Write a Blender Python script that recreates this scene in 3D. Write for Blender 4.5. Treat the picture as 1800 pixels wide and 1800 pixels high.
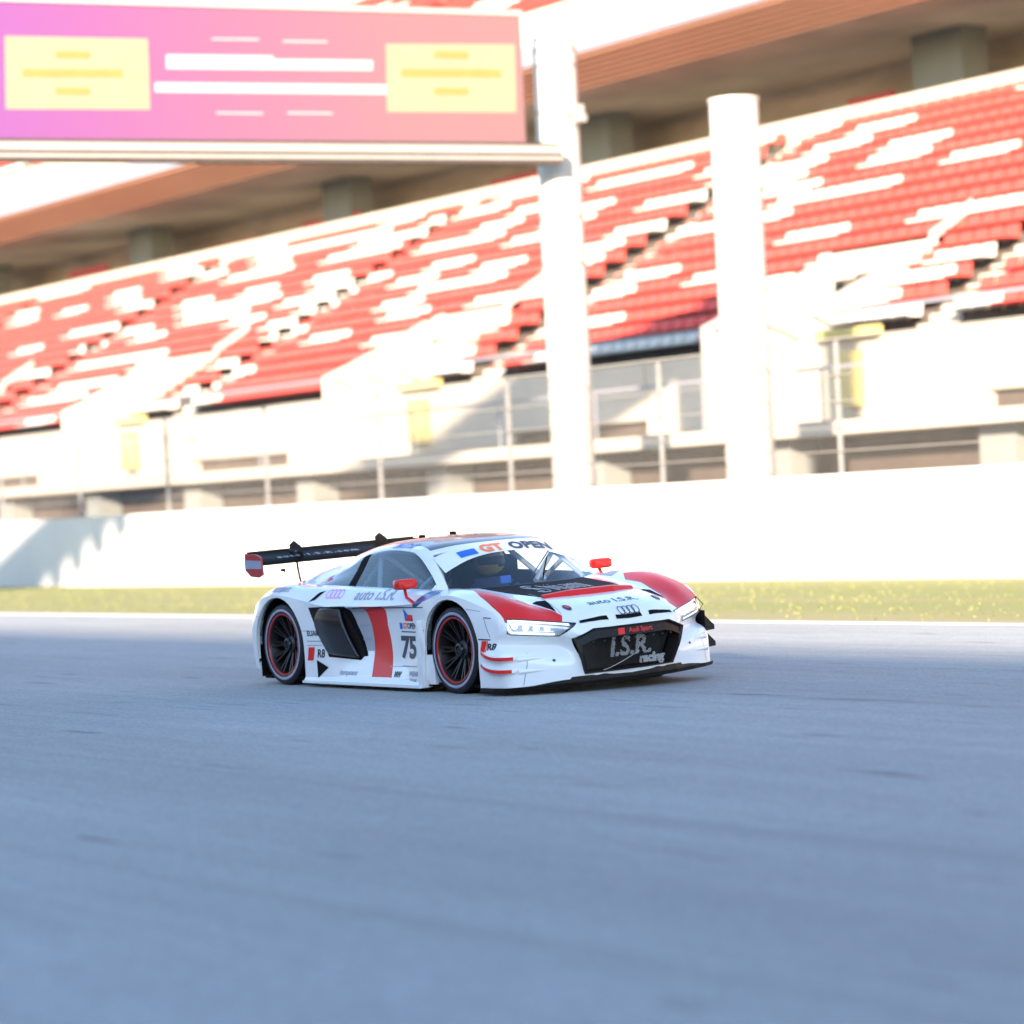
import bpy, bmesh, math, random
from mathutils import Vector, Matrix
from mathutils.bvhtree import BVHTree
from mathutils.geometry import tessellate_polygon
random.seed(7)
for o in list(bpy.data.objects): bpy.data.objects.remove(o)
S = bpy.context.scene
C = S.collection
rad = math.radians

# ------------------------------------------------------------------ camera
THETA, PITCH, ROLL = rad(33.612), rad(-0.02), rad(-2.721)
d = Vector((-math.cos(THETA)*math.cos(PITCH), math.sin(THETA)*math.cos(PITCH), math.sin(PITCH)))
R0 = Vector((math.sin(THETA), math.cos(THETA), 0)); U0 = R0.cross(d)
Rr = R0*math.cos(ROLL)+U0*math.sin(ROLL); Ur = -R0*math.sin(ROLL)+U0*math.cos(ROLL)
cam_data = bpy.data.cameras.new('camera'); cam = bpy.data.objects.new('camera', cam_data); C.objects.link(cam)
M = Matrix.Identity(4)
for i in range(3):
    M[i][0] = Rr[i]; M[i][1] = Ur[i]; M[i][2] = -d[i]
CAMLOC = Vector((18.162, -12.45, 1.377))
M.translation = CAMLOC
cam.matrix_world = M
FPX = 4937.6
cam_data.sensor_width = 36; cam_data.lens = 36*FPX/1800
cam_data.clip_start = .1; cam_data.clip_end = 3000
cam_data.dof.use_dof = True; cam_data.dof.focus_distance = 21.9; cam_data.dof.aperture_fstop = 1.2
S.camera = cam

# ------------------------------------------------------------------ light
SUNV = Vector((-1.09, 1.25, -0.45)).normalized()          # the way the sunlight travels
EL = math.asin(-SUNV.z)
w = bpy.data.worlds.new("World"); S.world = w; w.use_nodes = True
nt = w.node_tree; nt.nodes.clear()
sky = nt.nodes.new('ShaderNodeTexSky'); sky.sky_type = 'NISHITA'; sky.sun_disc = False
sky.sun_elevation = EL; sky.sun_rotation = math.atan2(-SUNV.x, -SUNV.y)
sky.air_density = 1.0; sky.dust_density = 0.4; sky.ozone_density = 2.0
bg = nt.nodes.new('ShaderNodeBackground'); bg.inputs['Strength'].default_value = 0.12
wo = nt.nodes.new('ShaderNodeOutputWorld')
nt.links.new(sky.outputs[0], bg.inputs[0]); nt.links.new(bg.outputs[0], wo.inputs[0])
sd = bpy.data.lights.new('sun', 'SUN'); sd.energy = 4.5; sd.angle = rad(1.3); sd.color = (1.0, .82, .63)
sun = bpy.data.objects.new('sun', sd); C.objects.link(sun)
sun.rotation_euler = SUNV.to_track_quat('-Z', 'Y').to_euler(); sun.location = (40, -60, 60)
S.view_settings.view_transform = 'Standard'; S.view_settings.look = 'None'
S.view_settings.exposure = 2.4; S.view_settings.gamma = 1.0

# ------------------------------------------------------------------ materials
def mat(name, col, rough=.5, metal=0, coat=0, emit=None, es=0, spec=.5, noise=None, bump=None):
    m = bpy.data.materials.new(name); m.use_nodes = True
    n = m.node_tree.nodes; b = n['Principled BSDF']; L = m.node_tree.links
    b.inputs['Base Color'].default_value = (*col, 1); b.inputs['Roughness'].default_value = rough
    b.inputs['Metallic'].default_value = metal; b.inputs['Coat Weight'].default_value = coat
    b.inputs['Coat Roughness'].default_value = .04
    b.inputs['Specular IOR Level'].default_value = spec
    if emit: b.inputs['Emission Color'].default_value = (*emit, 1); b.inputs['Emission Strength'].default_value = es
    if noise:                                             # (scale, amount, stretch)
        tc = n.new('ShaderNodeTexCoord'); mp = n.new('ShaderNodeMapping'); mp.inputs['Scale'].default_value = noise[2]
        t = n.new('ShaderNodeTexNoise'); t.inputs['Scale'].default_value = noise[0]; t.inputs['Detail'].default_value = 6
        mx = n.new('ShaderNodeMix'); mx.data_type = 'RGBA'
        a = noise[1]
        mx.inputs[6].default_value = (*[c*(1-a) for c in col], 1); mx.inputs[7].default_value = (*[min(1, c*(1+a)) for c in col], 1)
        L.new(tc.outputs['Object'], mp.inputs[0]); L.new(mp.outputs[0], t.inputs[0])
        rp = n.new('ShaderNodeMapRange'); rp.inputs[1].default_value = .3; rp.inputs[2].default_value = .7
        L.new(t.outputs[0], rp.inputs[0]); L.new(rp.outputs[0], mx.inputs[0]); L.new(mx.outputs[2], b.inputs['Base Color'])
    if bump:                                              # (scale, strength, distance)
        tc = n.new('ShaderNodeTexCoord'); t = n.new('ShaderNodeTexNoise'); t.inputs['Scale'].default_value = bump[0]; t.inputs['Detail'].default_value = 8
        bp = n.new('ShaderNodeBump'); bp.inputs['Strength'].default_value = bump[1]; bp.inputs['Distance'].default_value = bump[2]
        L.new(tc.outputs['Object'], t.inputs[0]); L.new(t.outputs[0], bp.inputs['Height']); L.new(bp.outputs[0], b.inputs['Normal'])
    return m
def glassmat(name, tint, refl, rough=0.02):
    m = bpy.data.materials.new(name); m.use_nodes = True; n = m.node_tree.nodes; L = m.node_tree.links; n.clear()
    o = n.new('ShaderNodeOutputMaterial'); mx = n.new('ShaderNodeMixShader'); g = n.new('ShaderNodeBsdfGlossy'); t = n.new('ShaderNodeBsdfTransparent')
    t.inputs[0].default_value = (*tint, 1); g.inputs['Roughness'].default_value = rough; g.inputs['Color'].default_value = (1, 1, 1, 1)
    lw = n.new('ShaderNodeLayerWeight'); lw.inputs[0].default_value = .5
    pw = n.new('ShaderNodeMath'); pw.operation = 'POWER'; pw.inputs[1].default_value = 4.0
    ma = n.new('ShaderNodeMath'); ma.operation = 'MULTIPLY_ADD'; ma.inputs[1].default_value = .75; ma.inputs[2].default_value = refl
    L.new(lw.outputs['Facing'], pw.inputs[0]); L.new(pw.outputs[0], ma.inputs[0]); L.new(ma.outputs[0], mx.inputs[0])
    L.new(t.outputs[0], mx.inputs[1]); L.new(g.outputs[0], mx.inputs[2]); L.new(mx.outputs[0], o.inputs[0])
    return m
MT = dict(
 white=mat('white_paint', (.80, .80, .80), .28, coat=.8, noise=(2.5, .05, (1, 1, 1))),
 red=mat('red_paint', (.72, .02, .016), .34, coat=.15, spec=.25, noise=(2.0, .06, (1, 1, 1))),
 dred=mat('dark_red_paint', (.42, .012, .014), .35, coat=.3, noise=(5, .1, (1, 1, 1))),
 carbon=mat('dark_carbon', (.012, .009, .009), .36, spec=.22, noise=(30, .3, (1, 1, 1))),
 matte=mat('matte_black', (.007, .005, .005), .8, spec=.1, noise=(20, .3, (1, 1, 1))),
 roofgrey=mat('grey_roof_wrap', (.085, .075, .082), .32, coat=.5, noise=(3, .1, (1, 1, 1))),
 tyre=mat('tyre_rubber', (.020, .019, .022), .5, spec=.3, noise=(40, .25, (1, 1, 1))),
 tread=mat('tyre_tread', (.008, .006, .006), .9, spec=.1, noise=(60, .4, (1, 1, 1))),
 rim=mat('dark_rim', (.014, .010, .010), .38, metal=.3),
 hub=mat('hub_metal', (.05, .05, .055), .4, metal=.6),
 silver=mat('silver', (.6, .6, .62), .25, metal=1),
 text=mat('dark_lettering', (.03, .035, .06), .4),
 blue=mat('blue_lettering', (.02, .14, .55), .4),
 navy=mat('navy_paint', (.015, .06, .22), .3, coat=.5),
 orange=mat('orange_lettering', (.85, .20, .06), .4),
 pink=mat('pink_lettering', (.75, .25, .65), .4),
 ghost=mat('grey_lettering', (.30, .32, .42), .4),
 wtext=mat('white_lettering', (.85, .85, .85), .4),
 cage=mat('cage_tube', (.55, .55, .52), .4),
 led=mat('led_strip', (.9, .9, .9), .3, emit=(.85, .95, 1), es=.30),
 ledr=mat('lamp_lens', (.8, .85, .9), .1, emit=(.9, .97, 1), es=.30),
 chrome=mat('lamp_housing', (.62, .66, .70), .22, metal=.5),
 yellow=mat('yellow_paint', (.85, .55, .03), .4),
 suit=mat('race_suit', (.06, .09, .2), .8),
 glass=glassmat('windscreen_glass', (.90, .94, .97), .07),
 sglass=glassmat('side_glass', (.52, .70, .90), .11),
 lglass=glassmat('lamp_cover_glass', (.95, .97, 1), .05),
 mirror=mat('mirror_glass', (.8, .8, .8), .03, metal=1),
)

# ------------------------------------------------------------------ object helpers
def obj(name, bm, mats, parent=None, smooth=None):
    if not isinstance(mats, (list, tuple)): mats = [mats]
    me = bpy.data.meshes.new(name)
    if isinstance(bm, bmesh.types.BMesh): bm.to_mesh(me); bm.free()
    else: me.from_pydata(bm[0], [], bm[1])
    for m in mats: me.materials.append(m)
    if smooth is not None:
        for p in me.polygons: p.use_smooth = True
        me.set_sharp_from_angle(angle=rad(smooth))
    o = bpy.data.objects.new(name, me); C.objects.link(o)
    if parent: o.parent = parent
    return o
def tag(o, label=None, cat=None, group=None, kind=None):
    if label: o['label'] = label
    if cat: o['category'] = cat
    if group: o['group'] = group
    if kind: o['kind'] = kind
    return o
def empty(name, loc=(0, 0, 0)):
    o = bpy.data.objects.new(name, None); C.objects.link(o); o.location = loc; o.empty_display_size = .2; return o
def box(bm, x0, x1, y0, y1, z0, z1, mi=0):
    v = [bm.verts.new((x, y, z)) for x in (x0, x1) for y in (y0, y1) for z in (z0, z1)]
    for f in ((0, 1, 3, 2), (4, 6, 7, 5), (0, 4, 5, 1), (2, 3, 7, 6), (0, 2, 6, 4), (1, 5, 7, 3)):
        fc = bm.faces.new([v[i] for i in f]); fc.material_index = mi
def hexa(bm, P, mi=0):                                     # 8 points: bottom ring, top ring
    v = [bm.verts.new(p) for p in P]
    for f in ((3, 2, 1, 0), (4, 5, 6, 7), (0, 1, 5, 4), (1, 2, 6, 5), (2, 3, 7, 6), (3, 0, 4, 7)):
        fc = bm.faces.new([v[i] for i in f]); fc.material_index = mi
def tube(bm, pts, r, n=8, mi=0, r2=None):
    pts = [Vector(p) for p in pts]; rings = []
    for i, p in enumerate(pts):
        t = (pts[min(i+1, len(pts)-1)]-pts[max(i-1, 0)]).normalized()
        a = t.cross(Vector((0, 0, 1)))
        if a.length < .05: a = t.cross(Vector((0, 1, 0)))
        a.normalize(); b = t.cross(a)
        rr = r if r2 is None else r+(r2-r)*i/(len(pts)-1)
        rings.append([bm.verts.new(p+(a*math.cos(2*math.pi*k/n)+b*math.sin(2*math.pi*k/n))*rr) for k in range(n)])
    for A, B in zip(rings, rings[1:]):
        for k in range(n): bm.faces.new((A[k], A[(k+1) % n], B[(k+1) % n], B[k])).material_index = mi
    bm.faces.new(rings[0][::-1]).material_index = mi; bm.faces.new(rings[-1]).material_index = mi
def prism(bm, poly, fn, mi=0):                             # poly 2D, fn(u,v,k) -> 3D, k = 0/1
    a = [bm.verts.new(fn(u, v, 0)) for u, v in poly]; b = [bm.verts.new(fn(u, v, 1)) for u, v in poly]
    n = len(poly)
    bm.faces.new(a[::-1]).material_index = mi; bm.faces.new(b).material_index = mi
    for i in range(n): bm.faces.new((a[i], a[(i+1) % n], b[(i+1) % n], b[i])).material_index = mi
def lathe(bm, prof, center, s, n=48, mi=None):             # profile (r, y) about the y axis, s = side
    rings = []
    for r, y in prof:
        rings.append([bm.verts.new((center[0]+r*math.cos(2*math.pi*k/n), center[1]+s*y, center[2]+r*math.sin(2*math.pi*k/n))) for k in range(n)])
    for j, (A, B) in enumerate(zip(rings, rings[1:])):
        for k in range(n):
            f = bm.faces.new((A[k], A[(k+1) % n], B[(k+1) % n], B[k]))
            if mi: f.material_index = mi[j]
def new(): return bmesh.new()
def fixn(bm): bmesh.ops.recalc_face_normals(bm, faces=bm.faces[:]); return bm

# ------------------------------------------------------------------ patches (bicubic grids)
def cr(p0, p1, p2, p3, t):
    return .5*((2*p1)+(p2-p0)*t+(2*p0-5*p1+4*p2-p3)*t*t+(3*p1-p0-3*p2+p3)*t*t*t)
def crow(P, k):                                            # resample a polyline of Vectors with Catmull-Rom
    out = []; n = len(P)
    for i in range(n-1):
        p0 = P[i-1] if i > 0 else P[0]*2-P[1]; p3 = P[i+2] if i+2 < n else P[-1]*2-P[-2]
        for j in range(k): out.append(cr(p0, P[i], P[i+1], p3, j/k))
    out.append(P[-1]); return out
def cgrid(G, ku, kv):                                      # G rows x cols
    rows = [crow([Vector(p) for p in r], kv) for r in G]
    cols = [crow([r[j] for r in rows], ku) for j in range(len(rows[0]))]
    return [[cols[j][i] for j in range(len(cols))] for i in range(len(cols[0]))]
def gridfaces(bm, P, skip=None, matf=None, cache=None):
    V = [[None]*len(P[0]) for _ in P]
    def gv(i, j):
        if V[i][j] is None: V[i][j] = bm.verts.new(P[i][j])
        return V[i][j]
    for i in range(len(P)-1):
        for j in range(len(P[0])-1):
            if skip and skip(i, j): continue
            q = [gv(i, j), gv(i+1, j), gv(i+1, j+1), gv(i, j+1)]
            try: f = bm.faces.new(q)
            except ValueError: continue
            if matf: f.material_index = matf(i, j)
    return bm
def cut(bm, poly, ax, sel, action):
    """cut a convex polygon (projected along axis ax) into the mesh; action(face) for inside faces or 'delete'"""
    a, b = [(1, 2), (0, 2), (0, 1)][ax]
    cx = sum(p[0] for p in poly)/len(poly); cy = sum(p[1] for p in poly)/len(poly)
    x0, x1 = min(p[0] for p in poly), max(p[0] for p in poly); y0, y1 = min(p[1] for p in poly), max(p[1] for p in poly)
    faces = []
    for f in bm.faces:
        if not sel(f): continue
        us = [v.co[a] for v in f.verts]; vs = [v.co[b] for v in f.verts]
        if max(us) < x0 or min(us) > x1 or max(vs) < y0 or min(vs) > y1: continue
        faces.append(f)
    n = len(poly)
    for i in range(n):
        p, q = poly[i], poly[(i+1) % n]
        nx, ny = q[1]-p[1], -(q[0]-p[0]); l = math.hypot(nx, ny)
        if l < 1e-7: continue
        nx /= l; ny /= l
        if (cx-p[0])*nx+(cy-p[1])*ny > 0: nx, ny = -nx, -ny
        co = [0, 0, 0]; no = [0, 0, 0]; co[a], co[b] = p; no[a], no[b] = nx, ny
        g = set(faces)
        for f in faces: g.update(f.edges); g.update(f.verts)
        r = bmesh.ops.bisect_plane(bm, geom=list(g), dist=1e-5, plane_co=co, plane_no=no)
        fs = {x for x in r['geom'] if isinstance(x, bmesh.types.BMFace)} | {f for f in faces if f.is_valid}
        faces = []
        for f in fs:
            if not f.is_valid: continue
            c = f.calc_center_median()
            if (c[a]-p[0])*nx+(c[b]-p[1])*ny < 1e-6: faces.append(f)
    if action == 'delete': bmesh.ops.delete(bm, geom=faces, context='FACES')
    elif action == 'list': return faces
    else:
        for f in faces: action(f)
def mirror(bm):
    g = bmesh.ops.duplicate(bm, geom=bm.verts[:]+bm.edges[:]+bm.faces[:])['geom']
    vs = [x for x in g if isinstance(x, bmesh.types.BMVert)]
    for v in vs: v.co.y = -v.co.y
    bmesh.ops.reverse_faces(bm, faces=[x for x in g if isinstance(x, bmesh.types.BMFace)])
    bmesh.ops.remove_doubles(bm, verts=bm.verts[:], dist=.0006)
    return bm

# ================================================================== SETTING
ASPH = mat('asphalt', (.20, .20, .205), .82)
n = ASPH.node_tree.nodes; L = ASPH.node_tree.links; b = n['Principled BSDF']
def nd(t, **k):
    x = n.new(t)
    for a, v in k.items(): x.inputs[a].default_value = v
    return x
tc = nd('ShaderNodeTexCoord')
def noi(scale, sc, detail=5, rough=.6):
    mp = nd('ShaderNodeMapping', Scale=sc); t = nd('ShaderNodeTexNoise', Scale=scale, Detail=detail, Roughness=rough)
    L.new(tc.outputs['Object'], mp.inputs[0]); L.new(mp.outputs[0], t.inputs[0]); return t
def ramp(src, a, b_, c0, c1):
    r = nd('ShaderNodeMapRange'); r.inputs[1].default_value = a; r.inputs[2].default_value = b_; r.inputs[3].default_value = c0; r.inputs[4].default_value = c1
    L.new(src, r.inputs[0]); return r.outputs[0]
def mul(a, c):
    m_ = nd('ShaderNodeMath'); m_.operation = 'MULTIPLY'; L.new(a, m_.inputs[0]); L.new(c, m_.inputs[1]); return m_.outputs[0]
v1 = ramp(noi(.28, (.25, 1, 1)).outputs[0], .3, .7, .80, 1.16)      # broad patches along the track
v2 = ramp(noi(2.2, (.10, 1.6, 1)).outputs[0], .3, .75, 1.06, .90)   # rubbered streaks
v3 = ramp(noi(38, (.7, 1, 1), 7, .85).outputs[0], .3, .7, .52, 1.48)       # stone grain
v4 = ramp(noi(1.1, (.35, 2.2, 1), 2).outputs[0], .64, .72, 1, .74)  # small dark patches
v5 = ramp(noi(14, (.35, 1, 1), 5, .7).outputs[0], .3, .7, .88, 1.12)
v6 = ramp(noi(2.6, (.012, 1.0, 1), 3, .5).outputs[0], .60, .68, 1, .90)   # long tyre lines
v7 = ramp(noi(3.5, (.16, .9, 1), 2, .5).outputs[0], .67, .72, 1, .60)     # small tar patches
val = mul(mul(mul(mul(mul(mul(v1, v2), v3), v4), v5), v6), v7)
mx = nd('ShaderNodeMix'); mx.data_type = 'RGBA'; mx.blend_type = 'MULTIPLY'; mx.inputs[0].default_value = 1
mx.inputs[6].default_value = (.272, .285, .286, 1)
cb = nd('ShaderNodeCombineColor'); [L.new(val, cb.inputs[i]) for i in range(3)]
L.new(cb.outputs[0], mx.inputs[7]); L.new(mx.outputs[2], b.inputs['Base Color'])
bpn = nd('ShaderNodeBump', Strength=.35, Distance=.006); L.new(noi(120, (1, 1, 1), 3).outputs[0], bpn.inputs['Height']); L.new(bpn.outputs[0], b.inputs['Normal'])

def sheet(name, x0, x1, y0, y1, z, m, nx=1, ny=1, kind='structure'):
    bm = new()
    bmesh.ops.create_grid(bm, x_segments=nx, y_segments=ny, size=.5)
    for v in bm.verts: v.co = Vector((x0+(v.co.x+.5)*(x1-x0), y0+(v.co.y+.5)*(y1-y0), z))
    o = obj(name, bm, m); o['kind'] = kind; return o
WALLY = 17.67
sheet('ground', -700, 700, -700, 700, -.06, mat('dusty_ground', (.30, .27, .22), .95, noise=(.6, .15, (1, 1, 1))))
sheet('track', -400, 300, -11, 7.25, 0, ASPH)
LINE = mat('white_line_paint', (.75, .75, .74), .6, noise=(6, .08, (.3, 1, 1)))
sheet('track_line', -400, 300, 7.08, 7.40, .004, LINE)
sheet('pit_lane', -400, 300, -27.9, -11.6, -.01, mat('pit_lane_asphalt', (.22, .22, .22), .85, noise=(1.5, .12, (.3, 1, 1))))
GR = mat('grass_ground', (.13, .17, .03), .9)
n = GR.node_tree.nodes; L = GR.node_tree.links; b = n['Principled BSDF']; tc = nd('ShaderNodeTexCoord')
m1 = nd('ShaderNodeMix'); m1.data_type = 'RGBA'; m1.inputs[6].default_value = (.185, .190, .050, 1); m1.inputs[7].default_value = (.235, .205, .085, 1)
L.new(ramp(noi(.5, (.12, 1.6, 1)).outputs[0], .45, .68, 0, 1), m1.inputs[0])
m2 = nd('ShaderNodeMix'); m2.data_type = 'RGBA'; m2.inputs[7].default_value = (.30, .23, .17, 1)
sp = nd('ShaderNodeSeparateXYZ'); L.new(tc.outputs['Object'], sp.inputs[0])
L.new(ramp(sp.outputs[1], 8.2, 7.3, 0, .9), m2.inputs[0]); L.new(m1.outputs[2], m2.inputs[6]); L.new(m2.outputs[2], b.inputs['Base Color'])
bpn = nd('ShaderNodeBump', Strength=.3, Distance=.02); L.new(noi(25, (1, 1, 1)).outputs[0], bpn.inputs['Height']); L.new(bpn.outputs[0], b.inputs['Normal'])
sheet('verge', -400, 300, 7.25, WALLY-.005, -.002, GR)
# grass blades on the verge
bm = new(); GB = mat('grass_blades', (.165, .166, .045), .85, noise=(.8, .06, (.2, 1, 1)))
vv = []; ff = []
for _ in range(9000):
    y = random.uniform(7.7, WALLY-.05); x = random.uniform(-62-(y-7)*.9, 2-(y-7)*.3) if True else 0
    if random.random() > .35+.65*min(1, (y-7.4)/2.2): continue
    h = random.uniform(.015, .035); a = random.uniform(0, 6.28); wd = random.uniform(.008, .022); lx, ly = random.uniform(-.03, .03), random.uniform(-.03, .03)
    k = len(vv); cx_, sy_ = math.cos(a)*wd, math.sin(a)*wd
    vv += [(x-cx_, y-sy_, -.002), (x+cx_, y+sy_, -.002), (x+lx, y+ly, h)]; ff.append((k, k+1, k+2))
bm.free()
g = obj('grass', (vv, ff), GB); tag(g, 'short sunlit grass on the verge below the white wall', 'grass', kind='stuff')

# ------------------------------------------------------------------ trackside wall
WALLM = mat('white_wall_paint', (.52, .515, .50), .55, noise=(.8, .04, (1, 1, 1)))
wall = empty('barrier_wall', (-40, WALLY, 0)); tag(wall, 'long white painted concrete wall behind the grass verge', 'wall')
bm = new(); box(bm, -160, 140, 0, .32, 0, 1.73-.06); o = obj('wall_panel', bm, WALLM, wall)
bm = new(); box(bm, -160, 140, -.012, .335, 1.67, 1.73); obj('coping', bm, mat('coping_paint', (.54, .535, .52), .5, noise=(.6, .05, (1, 1, 1))), wall)
bm = new()
for k in range(60): x = -118+k*4.0; box(bm, x, x+.012, -.004, 0, .01, 1.66)
obj('panel_joint', bm, mat('joint_grey', (.45, .44, .42), .8, noise=(2, .1, (1, 1, 1))), wall)  # joint strips, slightly darker grey than the wall paint
bm = new(); box(bm, -160, 140, -.02, -.001, -.002, .045); obj('kerb_strip', bm, mat('wall_foot', (.55, .53, .48), .8, noise=(1, .1, (1, 1, 1))), wall)

# ------------------------------------------------------------------ debris fence
STEEL = mat('galvanised_steel', (.42, .42, .42), .45, metal=.5, noise=(3, .1, (1, 1, 1)))
fence = empty('debris_fence', (-40, 18.2, 0)); tag(fence, 'tall wire mesh safety fence with steel cables standing behind the white wall', 'fence')
FX0, FX1, FZ1 = -78, 2, 4.0
for x in range(FX0, FX1+1, 5):
    bm = new(); box(bm, x-.02, x+.02, 18.22-18.2, 18.30-18.2, 0, FZ1)
    for v in bm.verts: v.co.x += 40
    obj('fence_post', bm, STEEL, fence)
CABLE = mat('steel_cable', (.30, .28, .25), .4, metal=.3, noise=(5, .1, (1, 1, 1)))
for z in (2.12, 2.52, 2.95, 3.4, FZ1):
    bm = new(); tube(bm, [(FX0+40, -.03, z), (FX1+40, -.03, z)], .011 if z < 3.9 else .018, 6); obj('cable', bm, CABLE, fence)
vv = []; ff = []
def wire(a, b_, r=.0022):
    k = len(vv); a = Vector(a); b_ = Vector(b_)
    for p in (a, b_):
        vv.extend([(p.x-r, p.y, p.z-r), (p.x+r, p.y+r, p.z), (p.x, p.y-r, p.z+r)])
    for i in range(3): j = (i+1) % 3; ff.append((k+i, k+j, k+3+j, k+3+i))
x = FX0-2.0
while x < FX1:
    for s in (1, -1):
        wire((x+40+(0 if s > 0 else 2.3), 0, 1.7), (x+40+(2.3 if s > 0 else 0), 0, FZ1))
    x += .075
obj('wire_mesh', (vv, ff), mat('mesh_wire', (.30, .29, .27), .5, metal=.4, noise=(3, .1, (1, 1, 1))), fence)

# ------------------------------------------------------------------ tall white columns and gantry
def round_col(bm, x, y, z1, r, n=40):
    for k in range(n):
        pass
    ring = []
    for z in (0, z1):
        ring.append([bm.verts.new((x+r*math.cos(2*math.pi*k/n), y+r*math.sin(2*math.pi*k/n), z)) for k in range(n)])
    for k in range(n): bm.faces.new((ring[0][k], ring[0][(k+1) % n], ring[1][(k+1) % n], ring[1][k]))
    bm.faces.new(ring[1]); bm.faces.new(ring[0][::-1]); return bm
COLM = mat('white_column_paint', (.42, .40, .375), .45, noise=(.7, .05, (1, 1, 1)))
SEAM = mat('column_seam', (.22, .16, .15), .6, noise=(3, .2, (1, 1, 1)))
colB = empty('column', (-21.3, 18.95, 0)); tag(colB, 'thick round white column with a flat cap, standing alone right of the gantry', 'column')
obj('shaft', round_col(new(), 0, 0, 8.5, .44), COLM, colB, 40)
bm = new(); round_col(bm, 0, 0, .05, .465); [setattr(v.co, 'z', v.co.z+8.5) for v in bm.verts]; obj('cap', bm, COLM, colB, 40)
gan = empty('gantry', (-26.75, 18.9, 0)); tag(gan, 'overhead track gantry carrying a long pink and purple banner from a round white post', 'gantry')
obj('post', round_col(new(), 0, 0, 10.55, .42), COLM, gan, 40)
for z in (10.25, 9.95, 9.05, 7.0, 6.1):
    bm = new(); round_col(bm, 0, 0, .05, .428); [setattr(v.co, 'z', v.co.z+z) for v in bm.verts]; obj('seam_ring', bm, SEAM, gan, 40)
G0 = Vector((-26.75, 18.9, 0)); PA = Vector((-25.9, 18.0, 0)); GD = (Vector((-27.9, 7.7, 0))-Vector((-26.0, 17.9, 0))).normalized()
GN = Vector((GD.y, -GD.x, 0)); GN = GN if GN.dot(CAMLOC-PA) > 0 else -GN
def gp(s, t, z):                                          # along the gantry, toward the camera, height -> local to gantry
    return PA+GD*s+GN*t+Vector((0, 0, z))-G0
def gbox(name, s0, s1, t0, t1, z0, z1, m, par=gan):
    bm = new(); hexa(bm, [gp(s0, t0, z0), gp(s1, t0, z0), gp(s1, t1, z0), gp(s0, t1, z0), gp(s0, t0, z1), gp(s1, t0, z1), gp(s1, t1, z1), gp(s0, t1, z1)])
    fixn(bm); return obj(name, bm, m, par)
# banner gradient is the printed colour of the banner itself
BAN = mat('banner_print', (.8, .2, .6), .5)
n = BAN.node_tree.nodes; L = BAN.node_tree.links; b = n['Principled BSDF']; tc = nd('ShaderNodeTexCoord')
sp = nd('ShaderNodeSeparateXYZ'); L.new(tc.outputs['Object'], sp.inputs[0])
crp = nd('ShaderNodeValToRGB'); e = crp.color_ramp.elements
e[0].position = 0; e[0].color = (.135, .075, .080, 1); e[1].position = 1; e[1].color = (.118, .038, .150, 1)
for p_, c_ in ((.25, (.135, .070, .084, 1)), (.55, (.135, .055, .103, 1)), (.78, (.13, .044, .128, 1))):
    q_ = e.new(p_); q_.color = c_
L.new(ramp(sp.outputs[1], -1, -12.2, 0, 1), crp.inputs[0]); L.new(crp.outputs[0], b.inputs['Base Color'])
b.inputs['Specular IOR Level'].default_value = .2
SPAN = 12.2
pan = gbox('banner_panel', .40, SPAN, -.16, 0, 8.36, 10.77, BAN)
WST = mat('white_steel', (.24, .225, .21), .4, noise=(2, .04, (1, 1, 1)))
gbox('banner_frame', .36, SPAN+.02, -.2, .03, 10.77, 10.87, WST)
DST = mat('dark_steel', (.03, .018, .016), .6, noise=(4, .2, (1, 1, 1)))
gbox('banner_rail', -.3, SPAN+.02, -.2, .012, 8.30, 8.36, DST)
gbox('lower_beam', -.35, SPAN+17, -.3, .02, 8.16, 8.299, WST)
gbox('beam_gap', -.35, SPAN+17, -.3, .010, 8.095, 8.16, DST)
gbox('lower_beam', -.35, SPAN+17, -.3, .02, 8.035, 8.094, WST)
gbox('lower_beam_lip', -.35, SPAN+17, -.3, .012, 7.965, 8.029, mat('brown_steel', (.045, .03, .025), .6, noise=(4, .2, (1, 1, 1))))
gbox('upper_beam', SPAN+.03, SPAN+17, -.3, .02, 9.35, 9.6, WST)
bm = new()
s = SPAN+.2; up = True
while s < SPAN+16:
    tube(bm, [gp(s, -.14, 8.2 if up else 9.35), gp(s+.7, -.14, 9.35 if up else 8.2)], .05, 6); s += .7; up = not up
obj('truss_web', bm, WST, gan)
gbox('beam_cover', SPAN+.3, SPAN+16.8, -.24, -.20, 8.25, 9.3, mat('white_cover', (.75, .75, .73), .5, noise=(2, .04, (1, 1, 1))))
SIGB = mat('signal_box', (.03, .03, .03), .5, noise=(4, .2, (1, 1, 1)))
for k in range(6):
    gbox('signal_light_box', SPAN+5.5+k*1.25, SPAN+6.2+k*1.25, -.2, .0, 7.96-.55, 7.96, SIGB)
bm = new(); c_ = gp(SPAN+16.9, -.14, 0); round_col(bm, c_.x, c_.y, 9.9, .42); obj('post', bm, COLM, gan, 40)
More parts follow.
